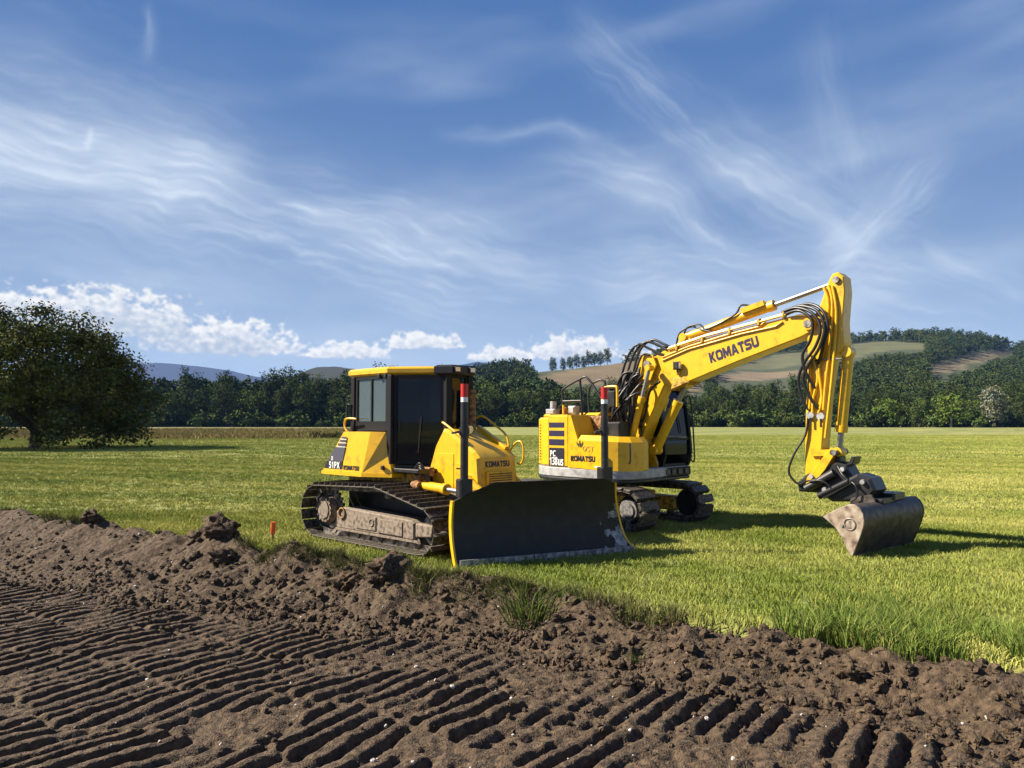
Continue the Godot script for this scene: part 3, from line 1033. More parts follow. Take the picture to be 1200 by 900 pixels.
# ------------------------------------------------------------------ grass, clods and stones
func tuft_mesh(seed_: int, blades: int, h: float, wide: float, rad: float, lean := 0.6) -> ArrayMesh:
	var r := RandomNumberGenerator.new()
	r.seed = seed_
	var v := PackedVector3Array()
	var n := PackedVector3Array()
	var c := PackedColorArray()
	for i in blades:
		var a := r.randf() * TAU
		var at := Vector3(cos(a), 0, sin(a)) * rad * sqrt(r.randf())
		var dir := Vector3(cos(a + r.randfn() * 0.8), 0, sin(a + r.randfn() * 0.8))
		var hh := h * (0.55 + 0.65 * r.randf())
		var ln := lean * (0.3 + 0.9 * r.randf()) * hh
		var side := Vector3(-dir.z, 0, dir.x).rotated(Vector3.UP, r.randfn() * 0.7) * wide * 0.5
		var p0 := at - Vector3(0, 0.015, 0)
		var p1 := at + Vector3(0, hh * 0.6, 0) + dir * ln * 0.35
		var p2 := at + Vector3(0, hh * 0.95, 0) + dir * ln
		var t := 0.75 + 0.5 * r.randf()
		var col := Color(t * (0.9 + 0.25 * r.randf()), t, t * 0.9)
		var nn := (side.cross(p1 - p0)).normalized()
		if nn.y < 0.0: nn = -nn
		for q in [[p0 - side, p0 + side, p1 + side * 0.8], [p0 - side, p1 + side * 0.8, p1 - side * 0.8], [p1 - side * 0.8, p1 + side * 0.8, p2]]:
			if (q[1] - q[0]).cross(q[2] - q[0]).dot(nn) > 0.0: v.append_array([q[0], q[2], q[1]])
			else: v.append_array(q)
			for e in 3:
				n.append(nn)
				c.append(col)
	return colored_mesh(v, n, c)

func clod_mesh(seed_: int, fine := 10, rough := 0.0) -> ArrayMesh:
	var f := FastNoiseLite.new()
	f.seed = seed_
	f.frequency = 0.9
	var b := B.new()
	b.ball(Vector3.ZERO, Vector3.ONE, fine)
	var st := SurfaceTool.new()
	st.begin(Mesh.PRIMITIVE_TRIANGLES)
	st.set_smooth_group(-1 if fine < 12 else 0)
	for p in b.v:
		var k := 1.0 + 0.75 * f.get_noise_3dv(p * 1.6) + 0.35 * f.get_noise_3dv(p * 4.0) + rough * (absf(f.get_noise_3dv(p * 7.0)) * 0.8 + f.get_noise_3dv(p * 15.0) * 0.35)
		st.add_vertex(p * Vector3(1.0, 0.72, 0.9) * k)
	if fine >= 12: st.index()
	st.generate_normals()
	return st.commit()

func in_tracks(p: Vector2) -> bool:
	return false

func grass_and_clods() -> void:
	var gm := mat(Color(1, 1, 1), 0.7)
	gm.metallic_specular = 0.2
	gm.vertex_color_use_as_albedo = true
	gm.backlight = Color(0.5, 0.55, 0.2)
	gm.cull_mode = BaseMaterial3D.CULL_DISABLED
	M.grass = gm
	var r := RandomNumberGenerator.new()
	r.seed = 2024
	# three belts of mown grass: fine and dense near, larger clumps farther off
	for belt in [[5.0, 17.0, 210.0, tuft_mesh(1, 12, 0.055, 0.007, 0.07, 1.3), "near"], [17.0, 42.0, 75.0, tuft_mesh(2, 14, 0.05, 0.010, 0.12, 1.5), "middle"], [42.0, 120.0, 7.0, tuft_mesh(3, 22, 0.06, 0.022, 0.40, 1.5), "far"]]:
		var xs := []
		var cs := []
		var d0: float = belt[0]
		var d1: float = belt[1]
		var count := int(0.72 * (d1 * d1 - d0 * d0) * belt[2])
		for i in count:
			var d := sqrt(lerpf(d0 * d0, d1 * d1, r.randf()))
			var x := (r.randf() * 2.0 - 1.0) * 0.74 * d
			var p := Vector2(x, -d)
			var e := edge_sq(p)
			if e.y > -0.02: continue
			if e.y > -1.2:
				var cr := crest(e.x)
				if e.y > cr.x - 0.30 - 0.25 * r.randf(): continue
			var k := meadow_color(x, -d)
			var sc := 0.7 + 0.7 * r.randf()
			var t := 1.05 + 0.5 * r.randf()
			cs.append(Color(k.r * t, k.g * t, k.b * t))
			xs.append(Transform3D(Basis(Vector3.UP, r.randf() * TAU).scaled(Vector3(sc, sc * (0.7 + 0.6 * r.randf()), sc)), Vector3(x, meadow_y(x, -d), -d)))
		copies("mown_grass", belt[3], gm, xs, cs, {"near": "short mown grass around the two machines", "middle": "short mown grass in the middle of the meadow", "far": "short mown grass far out on the meadow"}[belt[4]], "grass")
	# long lush grass left uncut along the edge on the right
	var xs := []
	var cs := []
	var long := tuft_mesh(7, 16, 0.20, 0.009, 0.06, 0.9)
	for i in 6500:
		var s := 2.6 + 7.5 * r.randf()
		var q := -2.2 * pow(r.randf(), 1.3)
		var cr := crest(s)
		var want := smoothstep(4.2, 6.2, s + 1.2 * n_mid.get_noise_2d(s * 9.0, 8.0)) * (1.0 - 0.75 * smoothstep(0.9, 2.2, -q)) * clampf(0.5 + 1.6 * n_mid.get_noise_2d(s * 12.0, q * 12.0), 0.0, 1.0)
		if r.randf() > want: continue
		var p := edge_xy(s, q + cr.x - 0.16 + 0.1 * r.randfn())
		var t := 0.7 + 0.6 * r.randf()
		var dry := r.randf()
		var k := Color(0.10, 0.165, 0.026).lerp(Color(0.28, 0.28, 0.09), 0.75 if dry > 0.82 else 0.45 * dry)
		var sc := (0.6 + 0.7 * r.randf()) * (0.6 + 0.4 * smoothstep(1.8, 0.3, -q))
		xs.append(Transform3D(Basis(Vector3.UP, r.randf() * TAU).scaled(Vector3(sc, sc, sc)), Vector3(p.x, meadow_y(p.x, p.y) - 0.01, p.y)))
		cs.append(Color(k.r * t, k.g * t, k.b * t))
	copies("long_grass", long, gm, xs, cs, "long lush grass left uncut along the soil edge on the right", "grass")
	# torn sods on the bank: grass hanging from the crest
	xs = []
	cs = []
	for i in 2600:
		var s := -16.0 + 20.0 * r.randf()
		var cr := crest(s)
		var q := cr.x - 0.25 + r.randfn() * 0.16
		if n_mid.get_noise_2d(s * 26.0, 50.0) + 0.35 * smoothstep(-3.0, 1.0, s) < 0.12: continue
		var p := edge_xy(s, q)
		var t := 0.6 + 0.6 * r.randf()
		var k := Color(0.10, 0.125, 0.03).lerp(Color(0.22, 0.20, 0.09), r.randf())
		var tilt := Basis(Vector3(EDGE_T.x, 0, EDGE_T.y), r.randf() * 1.2 * smoothstep(-0.3, 0.1, q - cr.x))
		var sc := 0.35 + 0.5 * r.randf()
		xs.append(Transform3D((tilt * Basis(Vector3.UP, r.randf() * TAU)).scaled(Vector3(sc, sc, sc)), Vector3(p.x, maxf(soil_y(s, q, cr), meadow_y(p.x, p.y)) - 0.01, p.y)))
		cs.append(Color(k.r * t, k.g * t, k.b * t))
	copies("bank_grass", long, gm, xs, cs, "torn grass and straw on the crest of the soil bank", "grass")
	# sods heaped before the bulldozer, and straw standing in the ripe strip
	xs = []
	cs = []
	for i in 1500:
		var s := -2.2 + 4.6 * r.randf()
		var cr := crest(s)
		var q := cr.x - 0.2 + 0.6 * r.randf() * r.randf() + r.randfn() * 0.06
		if n_mid.get_noise_2d(s * 40.0, q * 40.0) < -0.05: continue
		var p := edge_xy(s, q)
		var t := 0.55 + 0.6 * r.randf()
		var k := Color(0.10, 0.13, 0.03).lerp(Color(0.25, 0.22, 0.11), r.randf())
		var sc := 0.25 + 0.4 * r.randf()
		xs.append(Transform3D((Basis(Vector3(EDGE_T.x, 0, EDGE_T.y), r.randf() * 1.5) * Basis(Vector3.UP, r.randf() * TAU)).scaled(Vector3(sc, sc, sc)), Vector3(p.x, soil_y(s, q, cr) - 0.01, p.y)))
		cs.append(Color(k.r * t, k.g * t, k.b * t))
	copies("sod_grass", long, gm, xs, cs, "matted grass of the sods heaped before the bulldozer", "grass")
	xs = []
	cs = []
	var straw := tuft_mesh(17, 16, 0.45, 0.05, 0.5, 0.5)
	for i in 9000:
		var d := lerpf(92.0, 230.0, pow(r.randf(), 1.4))
		var u := -0.72 + 0.66 * r.randf()
		var ripe := smoothstep(88.0, 108.0, d + n_mid.get_noise_2d(u * d * 1.5, -d * 1.5) * 14.0) * smoothstep(-0.04, -0.26, u)
		if r.randf() > ripe: continue
		var t := 0.75 + 0.6 * r.randf()
		var k := Color(0.25, 0.20, 0.085).lerp(Color(0.15, 0.15, 0.045), smoothstep(-0.1, 0.4, n_mid.get_noise_2d(u * d * 1.2, d * 5.0)))
		var sc := 0.7 + 0.7 * r.randf()
		xs.append(Transform3D(Basis(Vector3.UP, r.randf() * TAU).scaled(Vector3(sc, sc, sc)), Vector3(u * d, -0.02, -d)))
		cs.append(Color(k.r * t, k.g * t, k.b * t))
	copies("ripe_grass", straw, gm, xs, cs, "straw-coloured uncut grass in the strip before the wood", "grass")
	# tufts one can point at
	for tu in [[618.0, 704.0, 0.42, 190, 0.02, "tall grass tuft hanging over the bank before the bulldozer blade", Color(0.10, 0.14, 0.03)], [448.0, 668.0, 0.13, 60, 0.06, "small bright green tuft on the bank below the bulldozer track", Color(0.075, 0.16, 0.02)], [742.0, 776.0, 0.11, 50, -0.3, "flat straw-coloured grass sod lying on the bare soil", Color(0.17, 0.19, 0.06)], [1150.0, 786.0, 0.12, 50, -0.25, "green sod lying on the soil below the long grass", Color(0.09, 0.14, 0.03)]]:
		var e2 := Vector3((tu[0] - 600.0) / 883.0, (495.0 - tu[1]) / 883.0, -1.0)
		var dd: float = (2.0 - tu[4]) / -e2.y
		var b := Vector3(e2.x * dd, 0, -dd)
		var sq := edge_sq(Vector2(b.x, b.z))
		b.y = maxf(soil_y(sq.x, sq.y, crest(sq.x)), -0.4) - 0.02
		var m := gm.duplicate() as StandardMaterial3D
		m.albedo_color = (tu[6] as Color).linear_to_srgb()
		var o := part_mesh(self, "grass_tuft", tuft_mesh(int(tu[0]), tu[3], tu[2], 0.010, tu[2] * 0.55, 1.1), m)
		o.position = b
		tag(o, tu[5], "grass tuft")
	# clods: crumbs of soil in three shapes
	for k in 3:
		xs = []
		var mesh := clod_mesh(70 + k)
		for i in 5200:
			var s := -17.0 + 26.0 * pow(r.randf(), 0.75)
			var cr := crest(s)
			var d := absf(r.randfn()) * 0.8 if r.randf() < 0.65 else r.randf() * 6.0
			d = cr.z * 0.92 + d * (1.0 if r.randf() < 0.6 else -0.85)
			if d < -0.45: continue
			var p := edge_xy(s, cr.x + d)
			var z: float = lerpf(0.008, 0.05, pow(r.randf(), 5.0)) * (1.4 if d < cr.z + 0.3 else 0.6) * lerpf(0.6, 1.0, smoothstep(-7.0, -2.0, s))
			xs.append(Transform3D(Basis.from_euler(Vector3(r.randf() * 6.0, r.randf() * 6.0, r.randf() * 6.0)).scaled(Vector3(z, z, z)), Vector3(p.x, soil_y(s, cr.x + d, cr) + z * 0.25, p.y)))
		copies("soil_clods", mesh, M.soil, xs, [], ["small round clods strewn over the bare soil", "flat clods strewn over the bare soil", "angular clods strewn over the bare soil"][k], "clods")
	# pale pebbles
	xs = []
	for i in 420:
		var s := -12.0 + 21.0 * r.randf()
		var cr := crest(s)
		var d := r.randf() * 6.0
		var p := edge_xy(s, cr.x + d)
		var z := lerpf(0.006, 0.022, pow(r.randf(), 3.0))
		xs.append(Transform3D(Basis.from_euler(Vector3(r.randf(), r.randf() * 6.0, r.randf())).scaled(Vector3(z, z, z)), Vector3(p.x, soil_y(s, cr.x + d, cr) + z * 0.4, p.y)))
	copies("pebbles", clod_mesh(99), mat(Color(0.42, 0.40, 0.37), 0.8), xs, [], "pale pebbles lying in the bare soil", "pebbles")
	# the large lumps on the crest
	for l in [[-3.35, -0.05, 0.24, "largest dark soil lump on the bank, beside the orange stake"], [-2.75, 0.22, 0.17, "dark lump of soil slipped below the largest one"], [-6.9, -0.05, 0.17, "dark soil lump on the crest at the far left of the bank"], [0.35, 0.12, 0.20, "dark overturned sod below the near corner of the bulldozer blade"], [-0.35, 0.3, 0.18, "dark hollow-sided soil lump below the bulldozer track"], [-4.0, 0.05, 0.15, "round soil lump left of the largest one on the bank"], [5.6, 0.35, 0.12, "dark clod below the long grass on the right"]]:
		var cr := crest(l[0])
		var p := edge_xy(l[0], cr.x + l[1])
		var o := part_mesh(self, "soil_lump", clod_mesh(int(l[0] * 31.0) + 400, 40, 0.5), M.soil)
		o.position = Vector3(p.x, soil_y(l[0], cr.x + l[1], cr) + l[2] * 0.15, p.y)
		o.rotation = Vector3(l[0], l[0] * 2.0, 0.3)
		o.scale = Vector3(1.15, 0.85, 1.0) * l[2]
		tag(o, l[3], "soil lump", "lumps of soil on the bank")

# ------------------------------------------------------------------ the two machines
# Both are drawn with x forward, y up and z to the machine's right; the origin is on the ground below the middle.
func paints() -> void:
	var dirt := noise_tex(0.012, [Color(0.46, 0.27, 0.02), Color(0.68, 0.385, 0.010), Color(0.72, 0.42, 0.010)], [0.08, 0.30, 0.8], 6, 512, 41)
	var y := mat(Color(1, 1, 1), 0.34)
	textured(y, dirt, 0.7, noise_normal(0.02, 0.6, 3, 256, 12), 0.12)
	y.clearcoat_enabled = true
	y.clearcoat = 0.25
	y.clearcoat_roughness = 0.2
	M.yellow = y
	M.worn_yellow = textured(mat(Color(1, 1, 1), 0.6), noise_tex(0.02, [Color(0.10, 0.06, 0.03), Color(0.42, 0.24, 0.03), Color(0.68, 0.38, 0.02)], [0.2, 0.45, 0.75], 5, 512, 43), 0.8)
	M.black = textured(mat(Color(1, 1, 1), 0.42), noise_tex(0.02, [Color(0.010, 0.010, 0.011), Color(0.016, 0.016, 0.017), Color(0.036, 0.031, 0.027)], [0.2, 0.6, 0.95], 5, 256, 44), 0.9)
	M.trim = mat(Color(0.012, 0.013, 0.015), 0.5)
	M.trim.metallic_specular = 0.3
	M.hose = mat(Color(0.014, 0.014, 0.015), 0.38)
	M.steel = textured(mat(Color(1, 1, 1), 0.5, 0.7), noise_tex(0.025, [Color(0.07, 0.055, 0.045), Color(0.20, 0.18, 0.16), Color(0.34, 0.32, 0.30)], [0.2, 0.5, 0.85], 5, 256, 45), 1.1)
	M.shoe = textured(mat(Color(1, 1, 1), 0.62, 0.35), noise_tex(0.03, [Color(0.028, 0.023, 0.018), Color(0.075, 0.063, 0.052), Color(0.17, 0.145, 0.12)], [0.25, 0.55, 0.9], 5, 256, 46), 1.6)
	M.dust_or_sheen = textured(mat(Color(1, 1, 1), 0.85), noise_tex(0.022, [Color(0.075, 0.055, 0.042), Color(0.19, 0.15, 0.115), Color(0.27, 0.215, 0.17)], [0.15, 0.45, 0.85], 6, 512, 47), 0.9)
	M.chrome = mat(Color(0.30, 0.30, 0.31), 0.45, 0.9)
	M.hub = textured(mat(Color(1, 1, 1), 0.7), noise_tex(0.03, [Color(0.07, 0.065, 0.06), Color(0.14, 0.135, 0.13), Color(0.20, 0.195, 0.19)], [0.2, 0.5, 0.85], 5, 256, 54), 1.4)
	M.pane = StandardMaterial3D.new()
	M.pane.albedo_color = Color(0.36, 0.42, 0.42, 0.42)  # pale reflection put into the colour of the bulldozer side windows
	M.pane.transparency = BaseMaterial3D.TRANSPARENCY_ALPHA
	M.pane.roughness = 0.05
	M.grey = textured(mat(Color(1, 1, 1), 0.5), noise_tex(0.02, [Color(0.20, 0.20, 0.20), Color(0.33, 0.33, 0.34), Color(0.40, 0.40, 0.41)], [0.15, 0.45, 0.85], 5, 256, 48), 0.8)
	M.decal = mat(Color(0.018, 0.018, 0.03), 0.4)
	M.decal_grey = mat(Color(0.075, 0.073, 0.10), 0.4)
	M.white = mat(Color(0.75, 0.75, 0.72), 0.5)
	M.navy = mat(Color(0.022, 0.018, 0.05), 0.4)
	M.red = mat(Color(0.5, 0.015, 0.012), 0.4)
	M.orange = mat(Color(0.75, 0.10, 0.02), 0.5)
	M.rust = textured(mat(Color(1, 1, 1), 0.8), noise_tex(0.03, [Color(0.07, 0.03, 0.015), Color(0.22, 0.10, 0.035), Color(0.40, 0.24, 0.08)], [0.2, 0.5, 0.85], 5, 256, 49), 1.4)
	M.plate = textured(mat(Color(1, 1, 1), 0.55, 0.3), noise_tex(0.012, [Color(0.10, 0.075, 0.06), Color(0.28, 0.215, 0.16), Color(0.42, 0.36, 0.29)], [0.12, 0.4, 0.8], 6, 512, 50), 0.8)
	M.shell = textured(mat(Color(1, 1, 1), 0.5, 0.35), noise_tex(0.014, [Color(0.03, 0.026, 0.024), Color(0.075, 0.062, 0.054), Color(0.14, 0.11, 0.09)], [0.15, 0.5, 0.9], 6, 512, 51), 0.8)
	M.mold = textured(mat(Color(1, 1, 1), 0.6, 0.1), noise_tex(0.012, [Color(0.008, 0.007, 0.007), Color(0.014, 0.012, 0.011), Color(0.02, 0.017, 0.014), Color(0.03, 0.025, 0.02)], [0.2, 0.6, 0.85, 1.0], 6, 512, 52), 0.7)
	M.cutting = textured(mat(Color(1, 1, 1), 0.5, 0.4), noise_tex(0.03, [Color(0.10, 0.10, 0.105), Color(0.25, 0.25, 0.26), Color(0.42, 0.42, 0.43)], [0.2, 0.5, 0.85], 5, 256, 53), 1.2)
	var g := StandardMaterial3D.new()
	g.albedo_color = Color(0.05, 0.10, 0.14, 0.72)
	g.transparency = BaseMaterial3D.TRANSPARENCY_ALPHA
	g.roughness = 0.03
	g.metallic_specular = 0.35
	M.glass = g
	var lens := mat(Color(0.75, 0.75, 0.72), 0.12, 0.4)
	M.lens = lens

func chassis_node(called: String, x: float, z: float, deg: float, label: String, category: String) -> Node3D:
	var o := Node3D.new()
	o.name = numbered(called)
	o.position = Vector3(x, 0, z)
	o.rotation.y = -deg * DEG
	tag(o, label, category)
	add_child(o)
	return o

# a belt pulled taut round the wheels [x, y, r]; returns points with their outward normals
func belt(wheels: Array, count: int) -> Array:
	var cloud := PackedVector2Array()
	for w in wheels:
		for i in 40:
			cloud.append(Vector2(w[0], w[1]) + Vector2(cos(TAU * i / 40.0), sin(TAU * i / 40.0)) * w[2])
	var hull := Geometry2D.convex_hull(cloud)
	var total := 0.0
	for i in hull.size() - 1: total += hull[i].distance_to(hull[i + 1])
	var out := []
	var seg := 0
	var run := 0.0
	for k in count:
		var want := total * k / count
		while run + hull[seg].distance_to(hull[seg + 1]) < want:
			run += hull[seg].distance_to(hull[seg + 1])
			seg += 1
		var e := hull[seg].distance_to(hull[seg + 1])
		out.append(hull[seg].lerp(hull[seg + 1], (want - run) / e))
	var res := []
	for k in count:
		var t: Vector2 = (out[(k + 1) % count] - out[(k + count - 1) % count]).normalized()
		var nrm := Vector2(t.y, -t.x)
		res.append([out[k], nrm, t])
	return res

func track(parent: Node3D, wheels: Array, count: int, zc: float, shoe: Mesh, link_w: float) -> void:
	var pts := belt(wheels, count)
	var mid := Vector2.ZERO
	for p in pts: mid += p[0]
	mid /= pts.size()
	var b := B.new()
	for k in count:
		var p: Vector2 = pts[k][0]
		var q: Vector2 = pts[(k + 1) % count][0]
		for s in [-1, 1]:
			b.bar(Vector3(p.x, p.y, zc + s * link_w), Vector3(q.x, q.y, zc + s * link_w), 0.035, 0.085, Vector3(pts[k][1].x, pts[k][1].y, 0))
		b.cyl(Vector3(p.x, p.y, zc - link_w), Vector3(p.x, p.y, zc + link_w), 0.024, 0.024, 8)
	var tr := part(parent, "track", b, M.steel)
	for k in count:
		var c: Vector2 = (pts[k][0] + pts[(k + 1) % count][0]) * 0.5
		var t: Vector2 = (pts[(k + 1) % count][0] - pts[k][0]).normalized()
		var nr := Vector2(t.y, -t.x)
		if nr.dot(c - mid) < 0.0 and wheels.size() < 3: nr = -nr
		var o := part_mesh(tr, "track_shoe", shoe, M.shoe)
		o.transform = Transform3D(Basis(Vector3(nr.y, -nr.x, 0), Vector3(nr.x, nr.y, 0), Vector3(0, 0, 1)), Vector3(c.x + nr.x * 0.045, c.y + nr.y * 0.045, zc))

# glass in a frame between two plan points (x, z)
func glazed(parent: Node3D, called: String, a: Vector2, b: Vector2, y0: float, y1: float, fw: float, mullions := [], bottom := 0.0, dust_or_sheen := false) -> MeshInstance3D:
	var f := B.new()
	var A := Vector3(a.x, 0, a.y)
	var E := Vector3(b.x, 0, b.y)
	var d := (E - A).normalized()
	var out := Vector3(d.z, 0, -d.x)
	var lo := Vector3(0, y0, 0)
	var hi := Vector3(0, y1, 0)
	f.bar(A + lo + d * fw / 2, A + hi + d * fw / 2, 0.05, fw, d, 0.006)
	f.bar(E + lo - d * fw / 2, E + hi - d * fw / 2, 0.05, fw, d, 0.006)
	f.bar(A + hi - Vector3(0, fw / 2, 0) + d * fw, E + hi - Vector3(0, fw / 2, 0) - d * fw, 0.048, fw, Vector3.UP, 0.006)
	var bb := maxf(bottom, fw)
	f.bar(A + lo + Vector3(0, bb / 2, 0) + d * fw, E + lo + Vector3(0, bb / 2, 0) - d * fw, 0.048, bb, Vector3.UP, 0.006)
	for m in mullions:
		var p := A.lerp(E, m)
		f.bar(p + lo + Vector3(0, bb, 0), p + hi - Vector3(0, fw, 0), 0.046, 0.035, d)
	var o := part(parent, called, f, M.trim)
	var g := B.new()
	g.bar(A.lerp(E, 0.5) + lo + Vector3(0, bb, 0), A.lerp(E, 0.5) + hi - Vector3(0, fw, 0), 0.008, (E - A).length() - 2.0 * fw, d)
	part(o, "pane", g, M.pane if dust_or_sheen else M.glass)  # the pale pane carries a painted reflection in its glass colour
	return o

func on_side(x: float, y: float, z: float) -> Transform3D:
	return Transform3D(Basis(), Vector3(x, y, z))

func flat_patch(pts: Array, z: float, thick := 0.004) -> B:
	return B.new().prism(pts, z, z + thick)

func ram(parent: Node3D, called: String, a: Vector3, b: Vector3, at: float, r: float, rr: float, m: Material) -> void:
	var j := a.lerp(b, at)
	var d := (b - a).normalized()
	var bb := B.new()
	bb.cyl(a, j, r, r, 20)
	bb.cyl(j - d * 0.09, j + d * 0.02, r * 1.16, r * 1.16, 20)
	bb.cyl(a - d * 0.02, a + d * 0.05, r * 1.1, r * 1.1, 20)
	var zz := Vector3(0, 0, r * 1.3)
	bb.cyl(a - d * 0.05 - zz, a - d * 0.05 + zz, r * 0.95, r * 0.95, 14)
	var o := part(parent, called, bb, m)
	var rb := B.new()
	rb.cyl(j, b, rr, rr, 16)
	part(o, "piston_rod", rb, M.chrome)
	var eb := B.new()
	eb.cyl(b - zz, b + zz, r * 0.95, r * 0.95, 14)
	part(o, "rod_eye", eb, m)

func bulldozer() -> void:
	var o := chassis_node("bulldozer", -1.31, -13.06, 43.6, "yellow crawler bulldozer with a wide black front blade, parked on the meadow", "bulldozer")
	# undercarriage
	var shoe := B.new()
	shoe.box(Vector3(0, 0.008, 0), Vector3(0.178, 0.018, 0.71), 0.004)
	shoe.prism([Vector2(-0.082, 0.017), Vector2(-0.052, 0.017), Vector2(-0.060, 0.068), Vector2(-0.074, 0.068)], -0.355, 0.355, 0.003)
	shoe.box(Vector3(0.07, 0.022, 0), Vector3(0.03, 0.012, 0.66), 0.003)
	var shoe_mesh := shoe.mesh()
	for s in [1, -1]:
		var z: float = s * 1.025
		track(o, [[-1.62, 0.475, 0.38], [0.10, 0.845, 0.07], [1.22, 0.385, 0.29], [-1.0, 0.16, 0.065], [0.9, 0.16, 0.065]], 44, z, shoe_mesh, 0.075)
		var f := B.new()
		f.prism([Vector2(-1.22, 0.20), Vector2(0.88, 0.20), Vector2(0.88, 0.46), Vector2(0.80, 0.50), Vector2(-1.02, 0.56), Vector2(-1.22, 0.48)], z - 0.17, z + 0.17, 0.02)
		var fr := part(o, "track_frame", f, M.dust_or_sheen)
		part(fr, "cover_plate", B.new().box(Vector3(-0.35, 0.36, z + s * 0.178), Vector3(0.55, 0.22, 0.016), 0.005), M.dust_or_sheen)
		part(fr, "cover_plate", B.new().box(Vector3(0.30, 0.345, z + s * 0.178), Vector3(0.62, 0.22, 0.016), 0.005), M.dust_or_sheen)
		part(fr, "guide_rail", B.new().prism([Vector2(-1.35, 0.115), Vector2(-1.22, 0.205), Vector2(0.95, 0.205), Vector2(1.02, 0.16), Vector2(0.95, 0.17), Vector2(-1.18, 0.17), Vector2(-1.26, 0.10)], z + s * 0.16 - 0.02, z + s * 0.16 + 0.02), M.dust_or_sheen)
		part(fr, "ring_plate", B.new().ring(Vector3(-1.03, 0.46, z + s * 0.185), Vector3(0, 0, 1), 0.085, 0.018), M.rust)
		part(fr, "ring_plate", B.new().ring(Vector3(-0.18, 0.38, z + s * 0.19), Vector3(0, 0, 1), 0.055, 0.012), M.dust_or_sheen)
		part(fr, "idler_yoke", B.new().prism([Vector2(0.88, 0.24), Vector2(1.28, 0.28), Vector2(1.30, 0.46), Vector2(0.88, 0.46)], z - 0.15, z + 0.15, 0.02), M.dust_or_sheen)
		var sp := B.new()
		for k in 22:
			var a := TAU * k / 22.0
			sp.box(Vector3(-1.62 + cos(a) * 0.36, 0.475 + sin(a) * 0.36, z), Vector3(0.055, 0.055, 0.06), 0.01)
		sp.disc(Vector3(-1.62, 0.475, z), 0.345, 0.05, 0.01)
		var so := part(o, "sprocket", sp, M.steel)
		var hub := B.new()
		hub.disc(Vector3(-1.62, 0.475, z + s * 0.09), 0.245, 0.14, 0.03)
		hub.disc(Vector3(-1.62, 0.475, z + s * 0.165), 0.17, 0.03, 0.012)
		for k in 12:
			var a := TAU * k / 12.0
			hub.cyl(Vector3(-1.62 + cos(a) * 0.2, 0.475 + sin(a) * 0.2, z + s * 0.14), Vector3(-1.62 + cos(a) * 0.2, 0.475 + sin(a) * 0.2, z + s * 0.18), 0.014, 0.014, 6)
		part(so, "final_drive_cover", hub, M.dust_or_sheen)
		part(o, "idler_wheel", B.new().disc(Vector3(1.22, 0.385, z), 0.27, 0.13, 0.03), M.steel)
		for k in 7:
			part(o, "track_roller", B.new().disc(Vector3(-1.0 + 0.317 * k, 0.165, z), 0.105, 0.24, 0.03, 18), M.steel)
		part(o, "carrier_roller", B.new().disc(Vector3(0.10, 0.84, z), 0.075, 0.2, 0.015, 18), M.steel)
	# hull
	var hull := B.new()
	hull.prism([Vector2(-1.75, 0.45), Vector2(1.35, 0.42), Vector2(1.45, 0.80), Vector2(0.45, 0.98), Vector2(0.40, 1.16), Vector2(-1.75, 1.16)], -0.60, 0.60, 0.03)
	part(o, "hull", hull, M.black)
	part(o, "hull_top", B.new().box(Vector3(-0.65, 1.06, 0), Vector3(2.1, 0.2, 1.24), 0.02), M.worn_yellow)
	part(o, "floor_deck", B.new().box(Vector3(-0.42, 1.21, 0), Vector3(1.9, 0.07, 1.66), 0.015), M.black)
	# the two tanks beside the cab
	for s in [1, -1]:
		var lo := []
		var hi := []
		for p in [[-1.81, 1.1, 1.15], [-0.62, 1.1, 1.15], [-0.12, 0.86, 1.15], [-0.12, 0.42, 1.15], [-1.81, 0.42, 1.15]]: lo.append(Vector3(p[0], p[2], p[1] * s))
		for p in [[-1.19, 1.08, 1.84], [-0.42, 1.08, 1.84], [-0.29, 0.86, 1.84], [-0.29, 0.42, 1.84], [-1.19, 0.42, 1.84]]: hi.append(Vector3(p[0], p[2], p[1] * s))
		var tank := part(o, "side_tank", B.new().loft(lo, hi), M.yellow)
		part(tank, "lower_rim", B.new().loft([Vector3(-1.83, 1.09, 1.115 * s), Vector3(-0.62, 1.09, 1.115 * s), Vector3(-0.10, 1.09, 0.87 * s), Vector3(-0.10, 1.09, 0.42 * s), Vector3(-1.83, 1.09, 0.42 * s)], [Vector3(-1.83, 1.148, 1.115 * s), Vector3(-0.62, 1.148, 1.115 * s), Vector3(-0.10, 1.148, 0.87 * s), Vector3(-0.10, 1.148, 0.42 * s), Vector3(-1.83, 1.148, 0.42 * s)]), M.yellow)
		if s == 1:
			part(tank, "latch", B.new().box(Vector3(-0.255, 1.25, 0.945), Vector3(0.06, 0.07, 0.05), 0.008), M.black)
			for st in [[1.755, 1.725, 0.0], [1.705, 1.665, 0.0], [1.64, 1.595, 0.0]]:
				var y1: float = st[0]
				var y0: float = st[1]
				part(tank, "stripe", flat_patch([Vector2(-1.21 - (1.76 - y1) * 0.86, y1), Vector2(-1.07 - (1.76 - y1) * 0.22, y1), Vector2(-1.07 - (1.76 - y0) * 0.22, y0), Vector2(-1.21 - (1.76 - y0) * 0.86, y0)], 1.0995), M.decal_grey)
			var dg := flat_patch([Vector2(-1.41, 1.575), Vector2(-1.11, 1.575), Vector2(-1.185, 1.325), Vector2(-1.645, 1.325)], 1.1005)
			part(tank, "stripe", dg, M.decal_grey)
			part(tank, "stripe", flat_patch([Vector2(-1.65, 1.322), Vector2(-1.185, 1.322), Vector2(-1.20, 1.195), Vector2(-1.755, 1.195)], 1.1025), M.decal)
